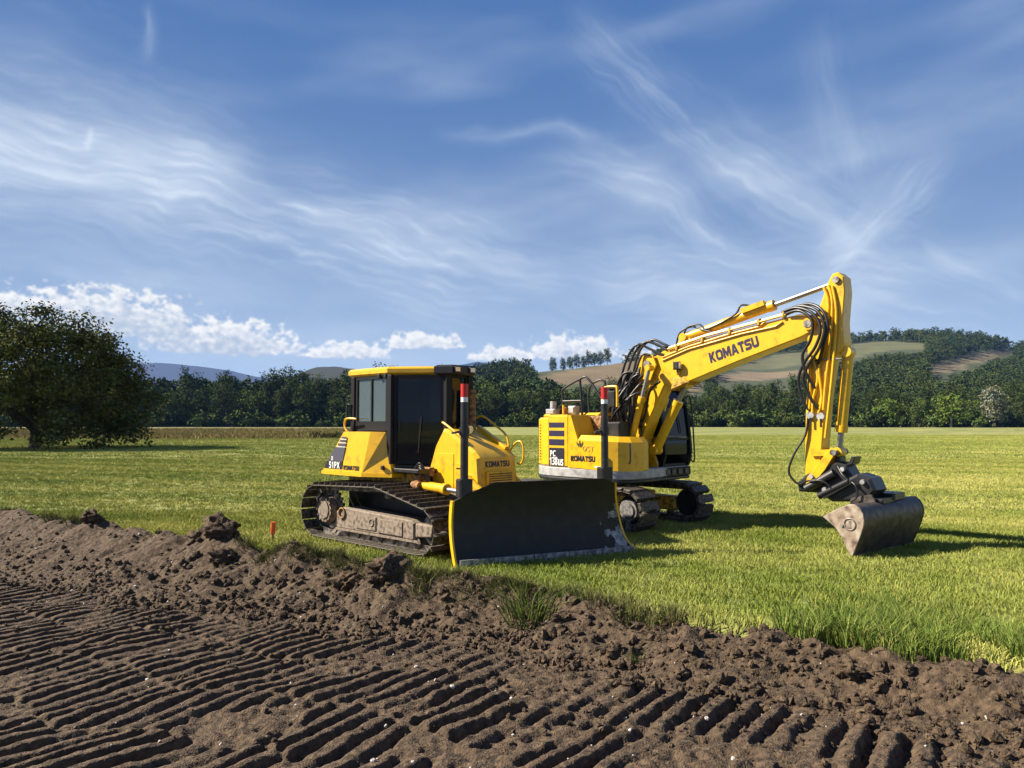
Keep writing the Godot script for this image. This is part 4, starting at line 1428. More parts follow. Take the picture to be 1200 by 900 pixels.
			for gap in [1.715, 1.653, 1.583]:
				part(tank, "white_line", flat_patch([Vector2(-1.21 - (1.76 - gap) * 0.86, gap), Vector2(-1.07 - (1.76 - gap) * 0.22, gap), Vector2(-1.07 - (1.77 - gap) * 0.22, gap - 0.011), Vector2(-1.21 - (1.77 - gap) * 0.86, gap - 0.011)], 1.101), M.white)
			lettering(tank, "51PX", 0.115, on_side(-1.43, 1.255, 1.109), M.white, 0.9, 0.9)
			lettering(tank, "D", 0.07, on_side(-1.50, 1.37, 1.107), M.white, 0.9, 0.6)
			block_letters(tank, "KOMATSU", 0.075, 0.46, on_side(-0.93, 1.225, 1.1025), M.decal)
			var gr := B.new()
			gr.tube(smooth_path([Vector3(-1.28, 1.84, 0.95), Vector3(-1.36, 1.93, 0.95), Vector3(-1.34, 2.05, 0.95), Vector3(-1.22, 2.07, 0.95), Vector3(-1.05, 2.06, 0.93)], 5), 0.018)
			part(o, "grab_rail", gr, M.yellow)
	# cab
	var P := [Vector2(-1.28, 0.80), Vector2(-0.20, 0.82), Vector2(0.55, 0.25), Vector2(0.55, -0.25), Vector2(-0.20, -0.82), Vector2(-1.28, -0.80)]
	var cab := Node3D.new()
	cab.name = "cab"
	o.add_child(cab)
	var floor_b := B.new()
	floor_b.plan(P, 1.246, 1.30, 0.01)
	part(cab, "cab_floor", floor_b, M.black)
	var pil := B.new()
	for p in P:
		pil.bar(Vector3(p.x, 1.30, p.y), Vector3(p.x, 2.80, p.y), 0.10, 0.10, Vector3(1, 0, 0), 0.015)
	part(cab, "pillars", pil, M.trim)
	for s in [1, -1]:
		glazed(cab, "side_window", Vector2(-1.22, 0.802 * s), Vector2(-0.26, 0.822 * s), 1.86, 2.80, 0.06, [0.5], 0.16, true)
		part(cab, "side_panel", B.new().box(Vector3(-0.74, 1.58, 0.80 * s), Vector3(0.98, 0.55, 0.05), 0.01), M.trim)
		var dr := glazed(cab, "cab_door", Vector2(-0.155, 0.79 * s), Vector2(0.515, 0.28 * s), 1.31, 2.79, 0.055)
		part(dr, "door_handle", B.new().box(Vector3(-0.06, 1.95, 0.755 * s), Vector3(0.03, 0.16, 0.05), 0.01), M.black)
		part(dr, "wiper", B.new().tube([Vector3(0.2, 1.5, 0.56 * s), Vector3(0.24, 2.1, 0.53 * s)], 0.012), M.black)
	glazed(cab, "front_window", Vector2(0.555, 0.2), Vector2(0.555, -0.2), 1.55, 2.79, 0.05)
	part(cab, "front_panel", B.new().box(Vector3(0.55, 1.42, 0), Vector3(0.05, 0.24, 0.4), 0.01), M.trim)
	glazed(cab, "rear_window", Vector2(-1.285, 0.75), Vector2(-1.285, -0.75), 1.86, 2.79, 0.06)
	part(cab, "rear_panel", B.new().box(Vector3(-1.28, 1.58, 0), Vector3(0.05, 0.55, 1.5), 0.01), M.trim)
	var seat := B.new()
	seat.box(Vector3(-0.55, 1.62, 0), Vector3(0.52, 0.16, 0.52), 0.05)
	seat.box(Vector3(-0.82, 2.0, 0), Vector3(0.14, 0.66, 0.48), 0.05)
	seat.box(Vector3(-0.84, 2.42, 0), Vector3(0.10, 0.2, 0.28), 0.04)
	part(cab, "seat", seat, M.black)
	var con := B.new()
	con.box(Vector3(-0.5, 1.6, 0.42), Vector3(0.7, 0.32, 0.2), 0.03)
	con.box(Vector3(-0.5, 1.6, -0.42), Vector3(0.7, 0.32, 0.2), 0.03)
	con.box(Vector3(0.28, 1.6, 0), Vector3(0.3, 0.5, 0.5), 0.05)
	part(cab, "console", con, M.trim)
	var rp := []
	for p in P: rp.append(p * 1.075 + Vector2(-0.02, 0))
	var rf := part(cab, "roof", B.new().plan(rp, 2.80, 2.935, 0.035), M.yellow)
	part(rf, "roof_visor", B.new().plan([Vector2(0.42, 0.42), Vector2(0.70, 0.26), Vector2(0.70, -0.26), Vector2(0.42, -0.42)], 2.79, 2.955, 0.03), M.black)
	for p in [Vector3(0.70, 2.88, 0.17), Vector3(0.70, 2.88, -0.17)]:
		var lm := part(rf, "work_lamp", B.new().box(p, Vector3(0.07, 0.10, 0.13), 0.015), M.black)
		part(lm, "lens", B.new().box(p + Vector3(0.037, 0, 0), Vector3(0.006, 0.07, 0.10), 0.0), M.lens)
	for p in [Vector3(-0.30, 2.785, 0.875), Vector3(-0.48, 2.785, 0.875)]:
		part(rf, "roof_bolt", B.new().box(p, Vector3(0.07, 0.07, 0.03), 0.01), M.black)
	part(rf, "aerial", B.new().cyl(Vector3(-0.2, 2.92, -0.3), Vector3(-0.2, 3.06, -0.3), 0.008, 0.004, 6), M.black)
	part(cab, "mirror", B.new().tube([Vector3(-1.3, 2.3, 0.86), Vector3(-1.37, 2.33, 0.9), Vector3(-1.37, 2.1, 0.9)], 0.02), M.black)
	# engine hood
	var hd := B.new()
	hd.prism([Vector2(0.38, 0.80), Vector2(0.30, 1.22), Vector2(0.46, 1.62), Vector2(0.66, 1.90), Vector2(0.78, 1.88), Vector2(1.40, 1.55), Vector2(1.50, 1.45), Vector2(1.54, 0.98), Vector2(1.50, 0.78)], -0.435, 0.435, 0.045)
	var hood := part(o, "engine_hood", hd, M.yellow)
	part(hood, "access_door", B.new().prism([Vector2(0.98, 0.86), Vector2(1.22, 0.86), Vector2(1.22, 1.36), Vector2(0.98, 1.36)], 0.436, 0.446, 0.004), M.yellow)
	part(hood, "access_door", B.new().prism([Vector2(0.46, 0.90), Vector2(0.94, 0.90), Vector2(0.94, 1.50), Vector2(0.54, 1.50), Vector2(0.44, 1.24)], 0.436, 0.443, 0.003), M.yellow)
	part(hood, "door_slot", B.new().box(Vector3(1.10, 1.27, 0.448), Vector3(0.18, 0.02, 0.006)), M.black)
	var front_xf := Transform3D(Basis(Vector3(0, 0, -1), Vector3(0, 1, 0), Vector3(1, 0, 0)), Vector3(1.512, 1.345, 0.02)) * Transform3D(Basis(Vector3.RIGHT, -0.085), Vector3.ZERO)
	block_letters(hood, "KOMATSU", 0.095, 0.54, front_xf, M.decal)
	var grille := part(hood, "grille", B.new().box(Vector3(1.545, 1.05, 0), Vector3(0.03, 0.36, 0.60), 0.01), M.yellow)
	for k in 9:
		part(grille, "louvre", B.new().box(Vector3(1.563, 0.91 + 0.035 * k, 0), Vector3(0.008, 0.014, 0.52), 0.002), M.black)
	part(hood, "cooling_cap", B.new().cyl(Vector3(0.86, 1.82, 0.15), Vector3(0.86, 1.93, 0.15), 0.06, 0.05, 14), M.black)
	var lamp := part(hood, "head_lamp", B.new().cyl(Vector3(0.98, 1.90, 0.20), Vector3(1.06, 1.88, 0.20), 0.08, 0.085, 16), M.black)
	part(lamp, "lens", B.new().cyl(Vector3(1.061, 1.88, 0.20), Vector3(1.068, 1.878, 0.20), 0.075, 0.07, 16), M.lens)
	part(lamp, "bracket", B.new().bar(Vector3(1.0, 1.72, 0.20), Vector3(1.0, 1.84, 0.20), 0.04, 0.04), M.black)
	part(hood, "handrail", B.new().tube(smooth_path([Vector3(0.62, 2.00, 0.40), Vector3(0.72, 1.97, 0.42), Vector3(1.12, 1.76, 0.43), Vector3(1.20, 1.66, 0.42)], 4), 0.019), M.yellow)
	part(hood, "handrail", B.new().tube(smooth_path([Vector3(0.66, 2.08, -0.32), Vector3(0.80, 2.10, -0.36), Vector3(1.12, 1.93, -0.36), Vector3(1.30, 1.82, -0.36), Vector3(1.38, 1.70, -0.36), Vector3(1.40, 1.52, -0.36)], 4), 0.019), M.yellow)
	part(hood, "handrail", B.new().tube(smooth_path([Vector3(1.36, 1.50, -0.40), Vector3(1.48, 1.66, -0.42), Vector3(1.60, 1.69, -0.42), Vector3(1.66, 1.60, -0.42), Vector3(1.66, 1.42, -0.42), Vector3(1.60, 1.33, -0.42), Vector3(1.52, 1.34, -0.42)], 4), 0.017), M.yellow)
	part(hood, "shoulder_bar", B.new().bar(Vector3(0.74, 1.93, -0.30), Vector3(1.40, 1.585, -0.30), 0.07, 0.05), M.yellow)
	part(hood, "exhaust_stack", B.new().cyl(Vector3(0.72, 1.85, -0.18), Vector3(0.72, 2.55, -0.18), 0.06, 0.055, 16), M.rust)
	# push frame, rams
	for s in [1, -1]:
		part(o, "push_arm", B.new().bar(Vector3(0.55, 0.42, 0.56 * s), Vector3(2.20 if s == 1 else 2.55, 0.38, 0.40 * s), 0.16, 0.24, Vector3.UP, 0.02), M.worn_yellow)
	part(o, "push_frame", B.new().box(Vector3(2.12, 0.42, 0.0), Vector3(0.26, 0.34, 0.7), 0.03), M.worn_yellow)
	ram(o, "angle_ram", Vector3(0.42, 0.98, 0.64), Vector3(1.85, 0.95, 0.88), 0.50, 0.075, 0.035, M.yellow)
	ram(o, "angle_ram", Vector3(0.42, 0.98, -0.64), Vector3(2.55, 0.95, -0.75), 0.42, 0.075, 0.035, M.yellow)
	ram(o, "lift_ram", Vector3(1.35, 1.10, 0.49), Vector3(2.1, 0.60, 0.38), 0.62, 0.06, 0.03, M.yellow)
	ram(o, "lift_ram", Vector3(1.35, 1.10, -0.49), Vector3(2.3, 0.60, -0.38), 0.62, 0.06, 0.03, M.yellow)
	var br := B.new()
	br.box(Vector3(0.36, 1.05, 0.62), Vector3(0.16, 0.22, 0.22), 0.03)
	br.box(Vector3(0.40, 1.20, 0.55), Vector3(0.30, 0.14, 0.16), 0.04)
	br.cyl(Vector3(0.30, 0.98, 0.74), Vector3(0.46, 0.98, 0.74), 0.07, 0.06, 12)
	part(o, "ram_bracket", br, M.rust)
	for k in 4:
		part(o, "hydraulic_hose", B.new().tube(smooth_path([Vector3(0.25, 1.16 + 0.03 * k, 0.58 + 0.03 * k), Vector3(0.42, 1.22 + 0.04 * k, 0.70), Vector3(0.55, 1.12, 0.72 - 0.03 * k), Vector3(0.62, 1.03, 0.68)], 4), 0.014, 6), M.hose)
	# blade, swung 21 degrees
	var bx := Transform3D(Basis(Vector3.UP, -21.0 * DEG), Vector3(2.60, -0.05, 0.05))
	var bl := Node3D.new()
	bl.name = "blade"
	bl.transform = bx
	o.add_child(bl)
	var nk := 150
	var nt := 56
	var F := []
	var K := []
	for k in nk + 1:
		var w0 := lerpf(-1.47, 1.48, float(k) / nk)
		var top := 1.20
		if w0 > 0.82: top = lerpf(1.20, 0.95, (w0 - 0.82) / 0.66)
		if w0 < -1.25: top = lerpf(1.19, 1.12, (-1.25 - w0) / 0.22)
		var fc := []
		var bc := []
		for t in nt + 1:
			var y := top * t / nt
			var wl := -1.47
			if y < 0.3: wl = lerpf(-1.47, -1.32, y / 0.3)
			elif y < 0.7: wl = lerpf(-1.32, -1.24, (y - 0.3) / 0.4)
			else: wl = lerpf(-1.24, -1.12, minf(1.0, (y - 0.7) / 0.45))
			var w := wl + (w0 + 1.47) / 2.95 * (1.48 - wl)
			var u := 0.16 - 0.72 * y + 0.56 * y * y
			fc.append(Vector3(u, y, w))
			bc.append(Vector3(u - 0.055, y, w))
		F.append(fc)
		K.append(bc)
	var mb := B.new()
	var wear := B.new()
	for k in nk:
		for t in nt:
			for side in [[F, 1.0], [K, -1.0]]:
				var G: Array = side[0]
				var q := []
				var nn := []
				for e in [[0, 0], [1, 0], [1, 1], [0, 1]]:
					q.append(G[k + e[0]][t + e[1]])
					nn.append(Vector3(1.0, 0.72 - 1.12 * G[k + e[0]][t + e[1]].y, 0).normalized() * side[1])
				var mid: Vector3 = (q[0] + q[2]) * 0.5
				var bare: float = mid.z + 1.15 + mid.y * 0.25 + 0.7 * n_mid.get_noise_2d(mid.z * 60.0, mid.y * 60.0)
				var into := wear if bare < 0.0 and mid.y < 0.8 and side[1] > 0.0 else mb
				into.tri(q[0], q[1], q[2], nn[0], nn[1], nn[2])
				into.tri(q[0], q[2], q[3], nn[0], nn[2], nn[3])
		mb.quad(F[k][nt], F[k + 1][nt], K[k + 1][nt], K[k][nt], Vector3.UP)
		mb.quad(F[k][0], F[k + 1][0], K[k + 1][0], K[k][0], Vector3.DOWN)
	var mo := part(bl, "moldboard", mb, M.mold)
	part(mo, "worn_bare_metal", wear, M.cutting)
	for e in [[nk, 1.0], [0, -1.0]]:
		var pb := B.new()
		var dz := Vector3(0, 0, 0.03 * e[1])
		for t in nt:
			var a: Vector3 = F[e[0]][t] + Vector3(0.012, 0, 0)
			var c: Vector3 = F[e[0]][t + 1] + Vector3(0.012, 0, 0)
			var a2: Vector3 = K[e[0]][t] - Vector3(0.03, 0, 0)
			var c2: Vector3 = K[e[0]][t + 1] - Vector3(0.03, 0, 0)
			pb.quad(a + dz, c + dz, c2 + dz, a2 + dz, dz)
			pb.quad(a, c, c2, a2, -dz)
			pb.quad(a, c, c + dz, a + dz, Vector3(1, 0, 0))
			pb.quad(a2, c2, c2 + dz, a2 + dz, Vector3(-1, 0, 0))
		var ta: Vector3 = F[e[0]][nt] + Vector3(0.012, 0, 0)
		var tb: Vector3 = K[e[0]][nt] - Vector3(0.03, 0, 0)
		pb.quad(ta, tb, tb + dz, ta + dz, Vector3.UP)
		part(bl, "end_plate", pb, M.yellow)
	for k in 5:
		var w := -1.42 + 0.575 * k
		part(bl, "cutting_edge", B.new().front([Vector2(w, -0.03), Vector2(w + 0.568, -0.03), Vector2(w + 0.568, 0.15), Vector2(w, 0.15)], 0.11, 0.14, 0.006), M.cutting)
	for k in 14:
		part(bl, "edge_bolt", B.new().cyl(Vector3(0.138, 0.07, -1.32 + 0.2 * k), Vector3(0.155, 0.07, -1.32 + 0.2 * k), 0.022, 0.018, 8), M.steel)
	var rib := B.new()
	rib.box(Vector3(-0.22, 0.95, 0), Vector3(0.16, 0.12, 2.3), 0.02)
	rib.box(Vector3(-0.22, 0.25, 0), Vector3(0.2, 0.16, 2.3), 0.02)
	for k in 5: rib.box(Vector3(-0.2, 0.6, -1.0 + 0.5 * k), Vector3(0.16, 0.6, 0.03), 0.0)
	part(bl, "back_ribs", rib, M.worn_yellow)
	for ms in [[1.30, 1.03], [-1.05, 1.14]]:
		var w: float = ms[0]
		var y0: float = ms[1]
		var c := Vector3(-0.10, 0, w)
		var ma := part(bl, "sensor_mast", B.new().cyl(c + Vector3(0, y0, 0), c + Vector3(0, 2.34, 0), 0.058, 0.055, 18), M.black)
		part(ma, "mast_foot", B.new().box(c + Vector3(0, y0 + 0.08, 0), Vector3(0.18, 0.28, 0.20), 0.02), M.black)
		part(ma, "mast_clamp", B.new().cyl(c + Vector3(0, 1.86, 0), c + Vector3(0, 1.98, 0), 0.075, 0.075, 16), M.black)
		part(ma, "clamp_lever", B.new().bar(c + Vector3(0, 1.92, 0.06), c + Vector3(0.03, 1.90, 0.2), 0.03, 0.03), M.steel)
		part(ma, "mast_cap", B.new().cyl(c + Vector3(0, 2.341, 0), c + Vector3(0, 2.41, 0), 0.052, 0.052, 18), M.white)
		part(ma, "red_band", B.new().cyl(c + Vector3(0, 2.411, 0), c + Vector3(0, 2.60, 0), 0.054, 0.054, 18), M.red)
	part(bl, "tilt_ram", B.new().cyl(Vector3(-0.18, 0.75, 0.2), Vector3(-0.18, 0.85, 0.9), 0.05, 0.05, 14), M.yellow)

func tank_rim(back: float, grow: float, y: float) -> Array:
	return [Vector3(0.30, y, 1.22 + grow), Vector3(0.95 - back * 0.2, y - 0.02, 1.22 + grow), Vector3(1.22 - back * 0.7, y - 0.03, 1.08 + grow - back * 0.2), Vector3(1.36 - back, y - 0.04, 0.85 + grow * 0.7), Vector3(1.42 - back, y - 0.04, 0.55), Vector3(1.42 - back, y - 0.04, 0.40), Vector3(0.30, y, 0.40)]

func excavator() -> void:
	var o := chassis_node("excavator", 1.87, -15.65, 45.0, "yellow crawler excavator with jointed boom and a wide tilting bucket resting on the meadow", "excavator")
	# undercarriage
	var shoe := B.new()
	shoe.box(Vector3(0, 0.008, 0), Vector3(0.158, 0.018, 0.54), 0.004)
	shoe.box(Vector3(0, 0.045, 0), Vector3(0.150, 0.055, 0.56), 0.016)
	var shoe_mesh := shoe.mesh()
	for s in [1, -1]:
		var z: float = s * 0.96
		track(o, [[-1.45, 0.39, 0.30], [1.45, 0.39, 0.30], [-1.1, 0.18, 0.085], [1.1, 0.18, 0.085]], 46, z, shoe_mesh, 0.06)
		part(o, "track_frame", B.new().prism([Vector2(-1.25, 0.22), Vector2(1.2, 0.22), Vector2(1.2, 0.50), Vector2(-1.25, 0.54)], z - 0.15, z + 0.15, 0.03), M.worn_yellow)
		var iw := part(o, "idler_wheel", B.new().disc(Vector3(1.45, 0.39, z), 0.275, 0.16, 0.03), M.black)
		var hb := B.new()
		hb.disc(Vector3(1.45, 0.39, z + s * 0.10), 0.21, 0.08, 0.02)
		hb.disc(Vector3(1.45, 0.39, z + s * 0.15), 0.14, 0.03, 0.01)
		part(iw, "hub_cover", hb, M.hub)
		part(iw, "guard_foot", B.new().prism([Vector2(1.40, 0.05), Vector2(1.52, 0.05), Vector2(1.50, 0.24), Vector2(1.42, 0.24)], z + s * 0.12, z + s * 0.17, 0.008), M.hub)
		var sp := B.new()
		sp.disc(Vector3(-1.45, 0.39, z), 0.27, 0.06, 0.01)
		for k in 20: sp.box(Vector3(-1.45 + cos(TAU * k / 20.0) * 0.28, 0.39 + sin(TAU * k / 20.0) * 0.28, z), Vector3(0.045, 0.045, 0.05), 0.008)
		var so := part(o, "sprocket", sp, M.steel)
		part(so, "final_drive_cover", B.new().disc(Vector3(-1.45, 0.39, z + s * 0.12), 0.19, 0.18, 0.03), M.worn_yellow)
		for k in 6: part(o, "track_roller", B.new().disc(Vector3(-1.05 + 0.42 * k, 0.18, z), 0.085, 0.2, 0.02, 16), M.steel)
		part(o, "carrier_roller", B.new().disc(Vector3(0, 0.60, z), 0.06, 0.18, 0.01, 14), M.steel)
	part(o, "undercarriage", B.new().box(Vector3(0, 0.46, 0), Vector3(1.5, 0.3, 1.7), 0.05), M.worn_yellow)
	part(o, "swing_ring", B.new().cyl(Vector3(0, 0.6, 0), Vector3(0, 0.86, 0), 0.55, 0.55, 32), M.black)
	# upper body
	var right := [Vector2(1.42, 0.30), Vector2(1.42, 0.55), Vector2(1.36, 0.85), Vector2(1.22, 1.08), Vector2(0.95, 1.22), Vector2(0.4, 1.22), Vector2(0.0, 1.22), Vector2(-0.40, 1.20), Vector2(-0.60, 1.135), Vector2(-0.75, 1.05), Vector2(-0.89, 0.96), Vector2(-1.0, 0.85), Vector2(-1.14, 0.67), Vector2(-1.25, 0.45), Vector2(-1.29, 0.22), Vector2(-1.30, 0.0)]
	var outline := right.duplicate()
	for i in range(right.size() - 2, 6, -1): outline.append(Vector2(right[i].x, -right[i].y))
	outline.append(Vector2(0.2, -1.20))
	outline.append(Vector2(1.32, -1.20))
	outline.append(Vector2(1.36, -0.2))
	part(o, "deck_frame", B.new().plan(outline, 0.86, 0.93, 0.02), M.black)
	part(o, "grey_skirt", B.new().plan(outline, 0.931, 1.12, 0.02), M.grey, "grey lower skirt of the upper body")
	var tail := []
	for p in outline:
		if p.x < -0.42: tail.append(p)
	var cw := [Vector2(-0.425, 1.193)]
	for p in right:
		if p.x < -0.43: cw.append(p)
	for i in range(right.size() - 2, -1, -1):
		if right[i].x < -0.43: cw.append(Vector2(right[i].x, -right[i].y))
	cw.append(Vector2(-0.425, -1.193))
	var cwo := part(o, "counterweight", B.new().plan(cw, 1.125, 2.10, 0.04), M.yellow)
	part(cwo, "top_cover", B.new().plan([Vector2(-0.44, 1.13), Vector2(-0.72, 1.0), Vector2(-1.1, 0.6), Vector2(-1.2, 0.1), Vector2(-1.2, -0.9), Vector2(-0.44, -1.1)], 2.10, 2.17, 0.03), M.yellow)
	for k in 13:
		var y := 1.25 + 0.058 * k
		part(cwo, "vent_slot", B.new().bar(Vector3(-0.76, y, 1.048), Vector3(-0.99, y, 0.868), 0.012, 0.02), M.black)
	var pn := part(o, "engine_door", B.new().plan([Vector2(-0.415, 1.195), Vector2(0.0, 1.22), Vector2(0.105, 1.22), Vector2(0.105, 0.3), Vector2(-0.415, 0.3)], 1.125, 2.15, 0.03), M.yellow)
	for st in [[2.0, 1.90], [1.84, 1.73], [1.67, 1.55], [1.50, 1.15]]:
		var pb := B.new()
		pb.x = Transform3D(Basis(Vector3.UP, 0.0), Vector3.ZERO)
		var a := Vector3(-0.40, 0, 1.1975)
		var e := Vector3(0.02, 0, 1.2215)
		pb.quad(a + Vector3(0, st[1], 0.004), e + Vector3(0, st[1], 0.004), e + Vector3(0, st[0], 0.004), a + Vector3(0, st[0], 0.004), Vector3(0, 0, 1))
		pb.quad(a + Vector3(0, st[1], 0.001), e + Vector3(0, st[1], 0.001), e + Vector3(0, st[0], 0.001), a + Vector3(0, st[0], 0.001), Vector3(0, 0, -1))
		part(pn, "stripe", pb, M.navy if st[1] > 1.2 else M.decal)
	var tilt := Basis(Vector3(0.9983, 0, 0.0577), Vector3.UP, Vector3(-0.0577, 0, 0.9983))
	lettering(pn, "PC", 0.115, Transform3D(tilt, Vector3(-0.29, 1.385, 1.2105)), M.white, 0.85, 0.7)
	lettering(pn, "138us", 0.155, Transform3D(tilt, Vector3(-0.19, 1.235, 1.2165)), M.white, 0.66, 0.9)
	# engine hood step down to the front
	var sl := B.new()
	sl.loft([Vector3(0.115, 1.125, 1.22), Vector3(0.56, 1.125, 1.22), Vector3(0.56, 1.125, 0.62), Vector3(0.115, 1.125, 0.62)], [Vector3(0.115, 2.14, 1.21), Vector3(0.17, 2.14, 1.20), Vector3(0.17, 2.14, 0.62), Vector3(0.115, 2.14, 0.62)])
	part(o, "rear_fairing", sl, M.yellow)
	var fw := B.new()
	fw.loft(tank_rim(0.0, 0.004, 1.125), tank_rim(0.0, 0.004, 1.66))
	var tb := part(o, "tank_cover", fw, M.yellow)
	part(tb, "top_lid", B.new().loft(tank_rim(0.0, -0.012, 1.662), tank_rim(0.10, -0.10, 1.76)), M.yellow)
	block_letters(tb, "KOMATSU", 0.105, 0.60, on_side(0.49, 1.31, 1.2285), M.decal)
	lettering(tb, "OST", 0.10, on_side(0.62, 1.50, 1.2285), M.worn_yellow, 1.15, 0.2)
	for lf in [[0.37, 1.58, 0.5], [0.42, 1.60, 0.0], [0.47, 1.575, -0.5]]:
		var lb := B.new()
		lb.x = Transform3D(Basis(Vector3(0, 0, 1), lf[2]), Vector3(lf[0], lf[1], 1.2275))
		lb.prism([Vector2(0, -0.07), Vector2(0.022, 0.0), Vector2(0, 0.07), Vector2(-0.022, 0.0)], 0.0, 0.004)
		part(tb, "leaf_emblem", lb, mat(Color(0.045, 0.06, 0.02), 0.5))
	part(tb, "notice", B.new().box(Vector3(0.96, 1.31, 1.212), Vector3(0.14, 0.15, 0.02), 0.0), M.decal)
	part(tb, "reflector", B.new().box(Vector3(0.93, 1.165, 1.224), Vector3(0.30, 0.028, 0.01), 0.0), M.white)
	part(tb, "hand_grip", B.new().tube(smooth_path([Vector3(1.375, 1.25, 0.98), Vector3(1.43, 1.28, 1.0), Vector3(1.43, 1.58, 1.0), Vector3(1.375, 1.62, 0.98)], 4), 0.016), M.black)
	part(o, "inner_box", B.new().box(Vector3(0.36, 1.88, 0.36), Vector3(0.50, 0.5, 0.5), 0.03), M.rust)
	part(o, "battery_box", B.new().box(Vector3(0.86, 1.86, 0.62), Vector3(0.36, 0.3, 0.34), 0.03), M.black)
	part(o, "engine_hood", B.new().box(Vector3(-0.15, 2.12, -0.25), Vector3(0.56, 0.16, 1.0), 0.04), M.yellow)
	var ex := part(o, "exhaust_pipe", B.new().cyl(Vector3(-0.80, 2.17, 0.62), Vector3(-0.80, 2.44, 0.62), 0.075, 0.065, 16), M.grey)
	part(ex, "exhaust_bend", B.new().box(Vector3(-0.80, 2.22, 0.64), Vector3(0.26, 0.12, 0.2), 0.03), M.grey)
	part(o, "air_cleaner", B.new().box(Vector3(-0.66, 2.24, 0.42), Vector3(0.22, 0.16, 0.22), 0.04), M.rust)
	part(o, "filler_pipe", B.new().cyl(Vector3(-0.45, 2.17, 0.70), Vector3(-0.45, 2.36, 0.70), 0.022, 0.022, 10), M.yellow)
	part(o, "fan_housing", B.new().box(Vector3(-0.30, 2.25, 0.55), Vector3(0.2, 0.18, 0.2), 0.04), M.grey)
	# guard rail on the engine deck
	var rails := [[Vector3(-0.80, 2.15, 0.28), Vector3(-0.84, 2.60, 0.28), Vector3(-0.80, 2.72, 0.28), Vector3(-0.36, 2.90, 0.28), Vector3(-0.16, 2.92, 0.28), Vector3(0.16, 2.55, 0.28), Vector3(0.40, 2.28, 0.28)], [Vector3(-0.30, 2.10, 0.28), Vector3(-0.32, 2.45, 0.28), Vector3(-0.36, 2.90, 0.28)], [Vector3(-0.82, 2.45, 0.28), Vector3(-0.32, 2.45, 0.28)], [Vector3(-0.62, 2.15, -0.35), Vector3(-0.62, 2.75, -0.35), Vector3(-0.20, 2.88, -0.35), Vector3(-0.14, 2.20, -0.35)]]
	for rl in rails: part(o, "guard_rail", B.new().tube(smooth_path(rl, 3), 0.026), M.black)
	part(o, "mirror_frame", B.new().tube(smooth_path([Vector3(0.66, 2.10, 0.75), Vector3(0.66, 2.60, 0.75), Vector3(0.68, 2.68, 0.75), Vector3(0.92, 2.69, 0.75), Vector3(0.96, 2.62, 0.75), Vector3(0.96, 2.30, 0.75)], 3), 0.026), M.yellow)
	part(o, "mirror", B.new().box(Vector3(0.81, 2.45, 0.75), Vector3(0.22, 0.32, 0.06), 0.02), M.black)
	# cab
	var cab := Node3D.new()
	cab.name = "cab"
	o.add_child(cab)
	var side := [Vector2(0.02, 1.13), Vector2(1.28, 1.13), Vector2(1.36, 1.35), Vector2(1.34, 1.66), Vector2(1.26, 2.30), Vector2(1.06, 2.70), Vector2(0.02, 2.74)]
	for s in [[-0.24, 1.0], [-1.17, -1.0]]:
		var z: float = s[0]
		var fb := B.new()
		for i in side.size():
			var a: Vector2 = side[i]
			var e: Vector2 = side[(i + 1) % side.size()]
			fb.bar(Vector3(a.x, a.y, z), Vector3(e.x, e.y, z), 0.07, 0.07, Vector3(0, 0, 1), 0.012)
		fb.bar(Vector3(0.68, 1.13, z), Vector3(0.66, 2.72, z), 0.06, 0.06, Vector3(0, 0, 1), 0.01)
		part(cab, "side_frame", fb, M.trim)
		part(cab, "side_window", B.new().prism([Vector2(0.70, 1.72), Vector2(1.31, 1.72), Vector2(1.23, 2.28), Vector2(1.04, 2.67), Vector2(0.70, 2.69)], z - 0.004, z + 0.004), M.glass)
		part(cab, "side_window", B.new().prism([Vector2(0.06, 1.72), Vector2(0.64, 1.72), Vector2(0.63, 2.69), Vector2(0.06, 2.71)], z - 0.004, z + 0.004), M.glass)
		part(cab, "side_panel", B.new().prism([Vector2(0.04, 1.15), Vector2(1.25, 1.15), Vector2(1.31, 1.36), Vector2(1.30, 1.69), Vector2(0.04, 1.69)] if s[1] < 0.0 else [Vector2(0.04, 1.15), Vector2(0.86, 1.15), Vector2(0.86, 1.69), Vector2(0.04, 1.69)], z - 0.02, z + 0.02), M.trim)
	part(cab, "front_window", B.new().loft([Vector3(1.335, 1.70, -0.27), Vector3(1.335, 1.70, -1.14), Vector3(1.327, 1.70, -1.14), Vector3(1.327, 1.70, -0.27)], [Vector3(1.262, 2.29, -0.27), Vector3(1.262, 2.29, -1.14), Vector3(1.254, 2.29, -1.14), Vector3(1.254, 2.29, -0.27)]), M.glass)
	part(cab, "front_window", B.new().loft([Vector3(1.255, 2.31, -0.27), Vector3(1.255, 2.31, -1.14), Vector3(1.247, 2.31, -1.14), Vector3(1.247, 2.31, -0.27)], [Vector3(1.075, 2.67, -0.27), Vector3(1.075, 2.67, -1.14), Vector3(1.067, 2.67, -1.14), Vector3(1.067, 2.67, -0.27)]), M.glass)
	part(cab, "lower_window", B.new().loft([Vector3(1.345, 1.36, -0.27), Vector3(1.345, 1.36, -1.14), Vector3(1.337, 1.36, -1.14), Vector3(1.337, 1.36, -0.27)], [Vector3(1.338, 1.64, -0.27), Vector3(1.338, 1.64, -1.14), Vector3(1.330, 1.64, -1.14), Vector3(1.330, 1.64, -0.27)]), M.glass)
	part(cab, "front_crossbar", B.new().box(Vector3(1.335, 1.67, -0.705), Vector3(0.05, 0.05, 0.86), 0.01), M.trim)
	part(cab, "rear_wall", B.new().box(Vector3(0.03, 1.95, -0.705), Vector3(0.04, 1.5, 0.86), 0.01), M.trim)
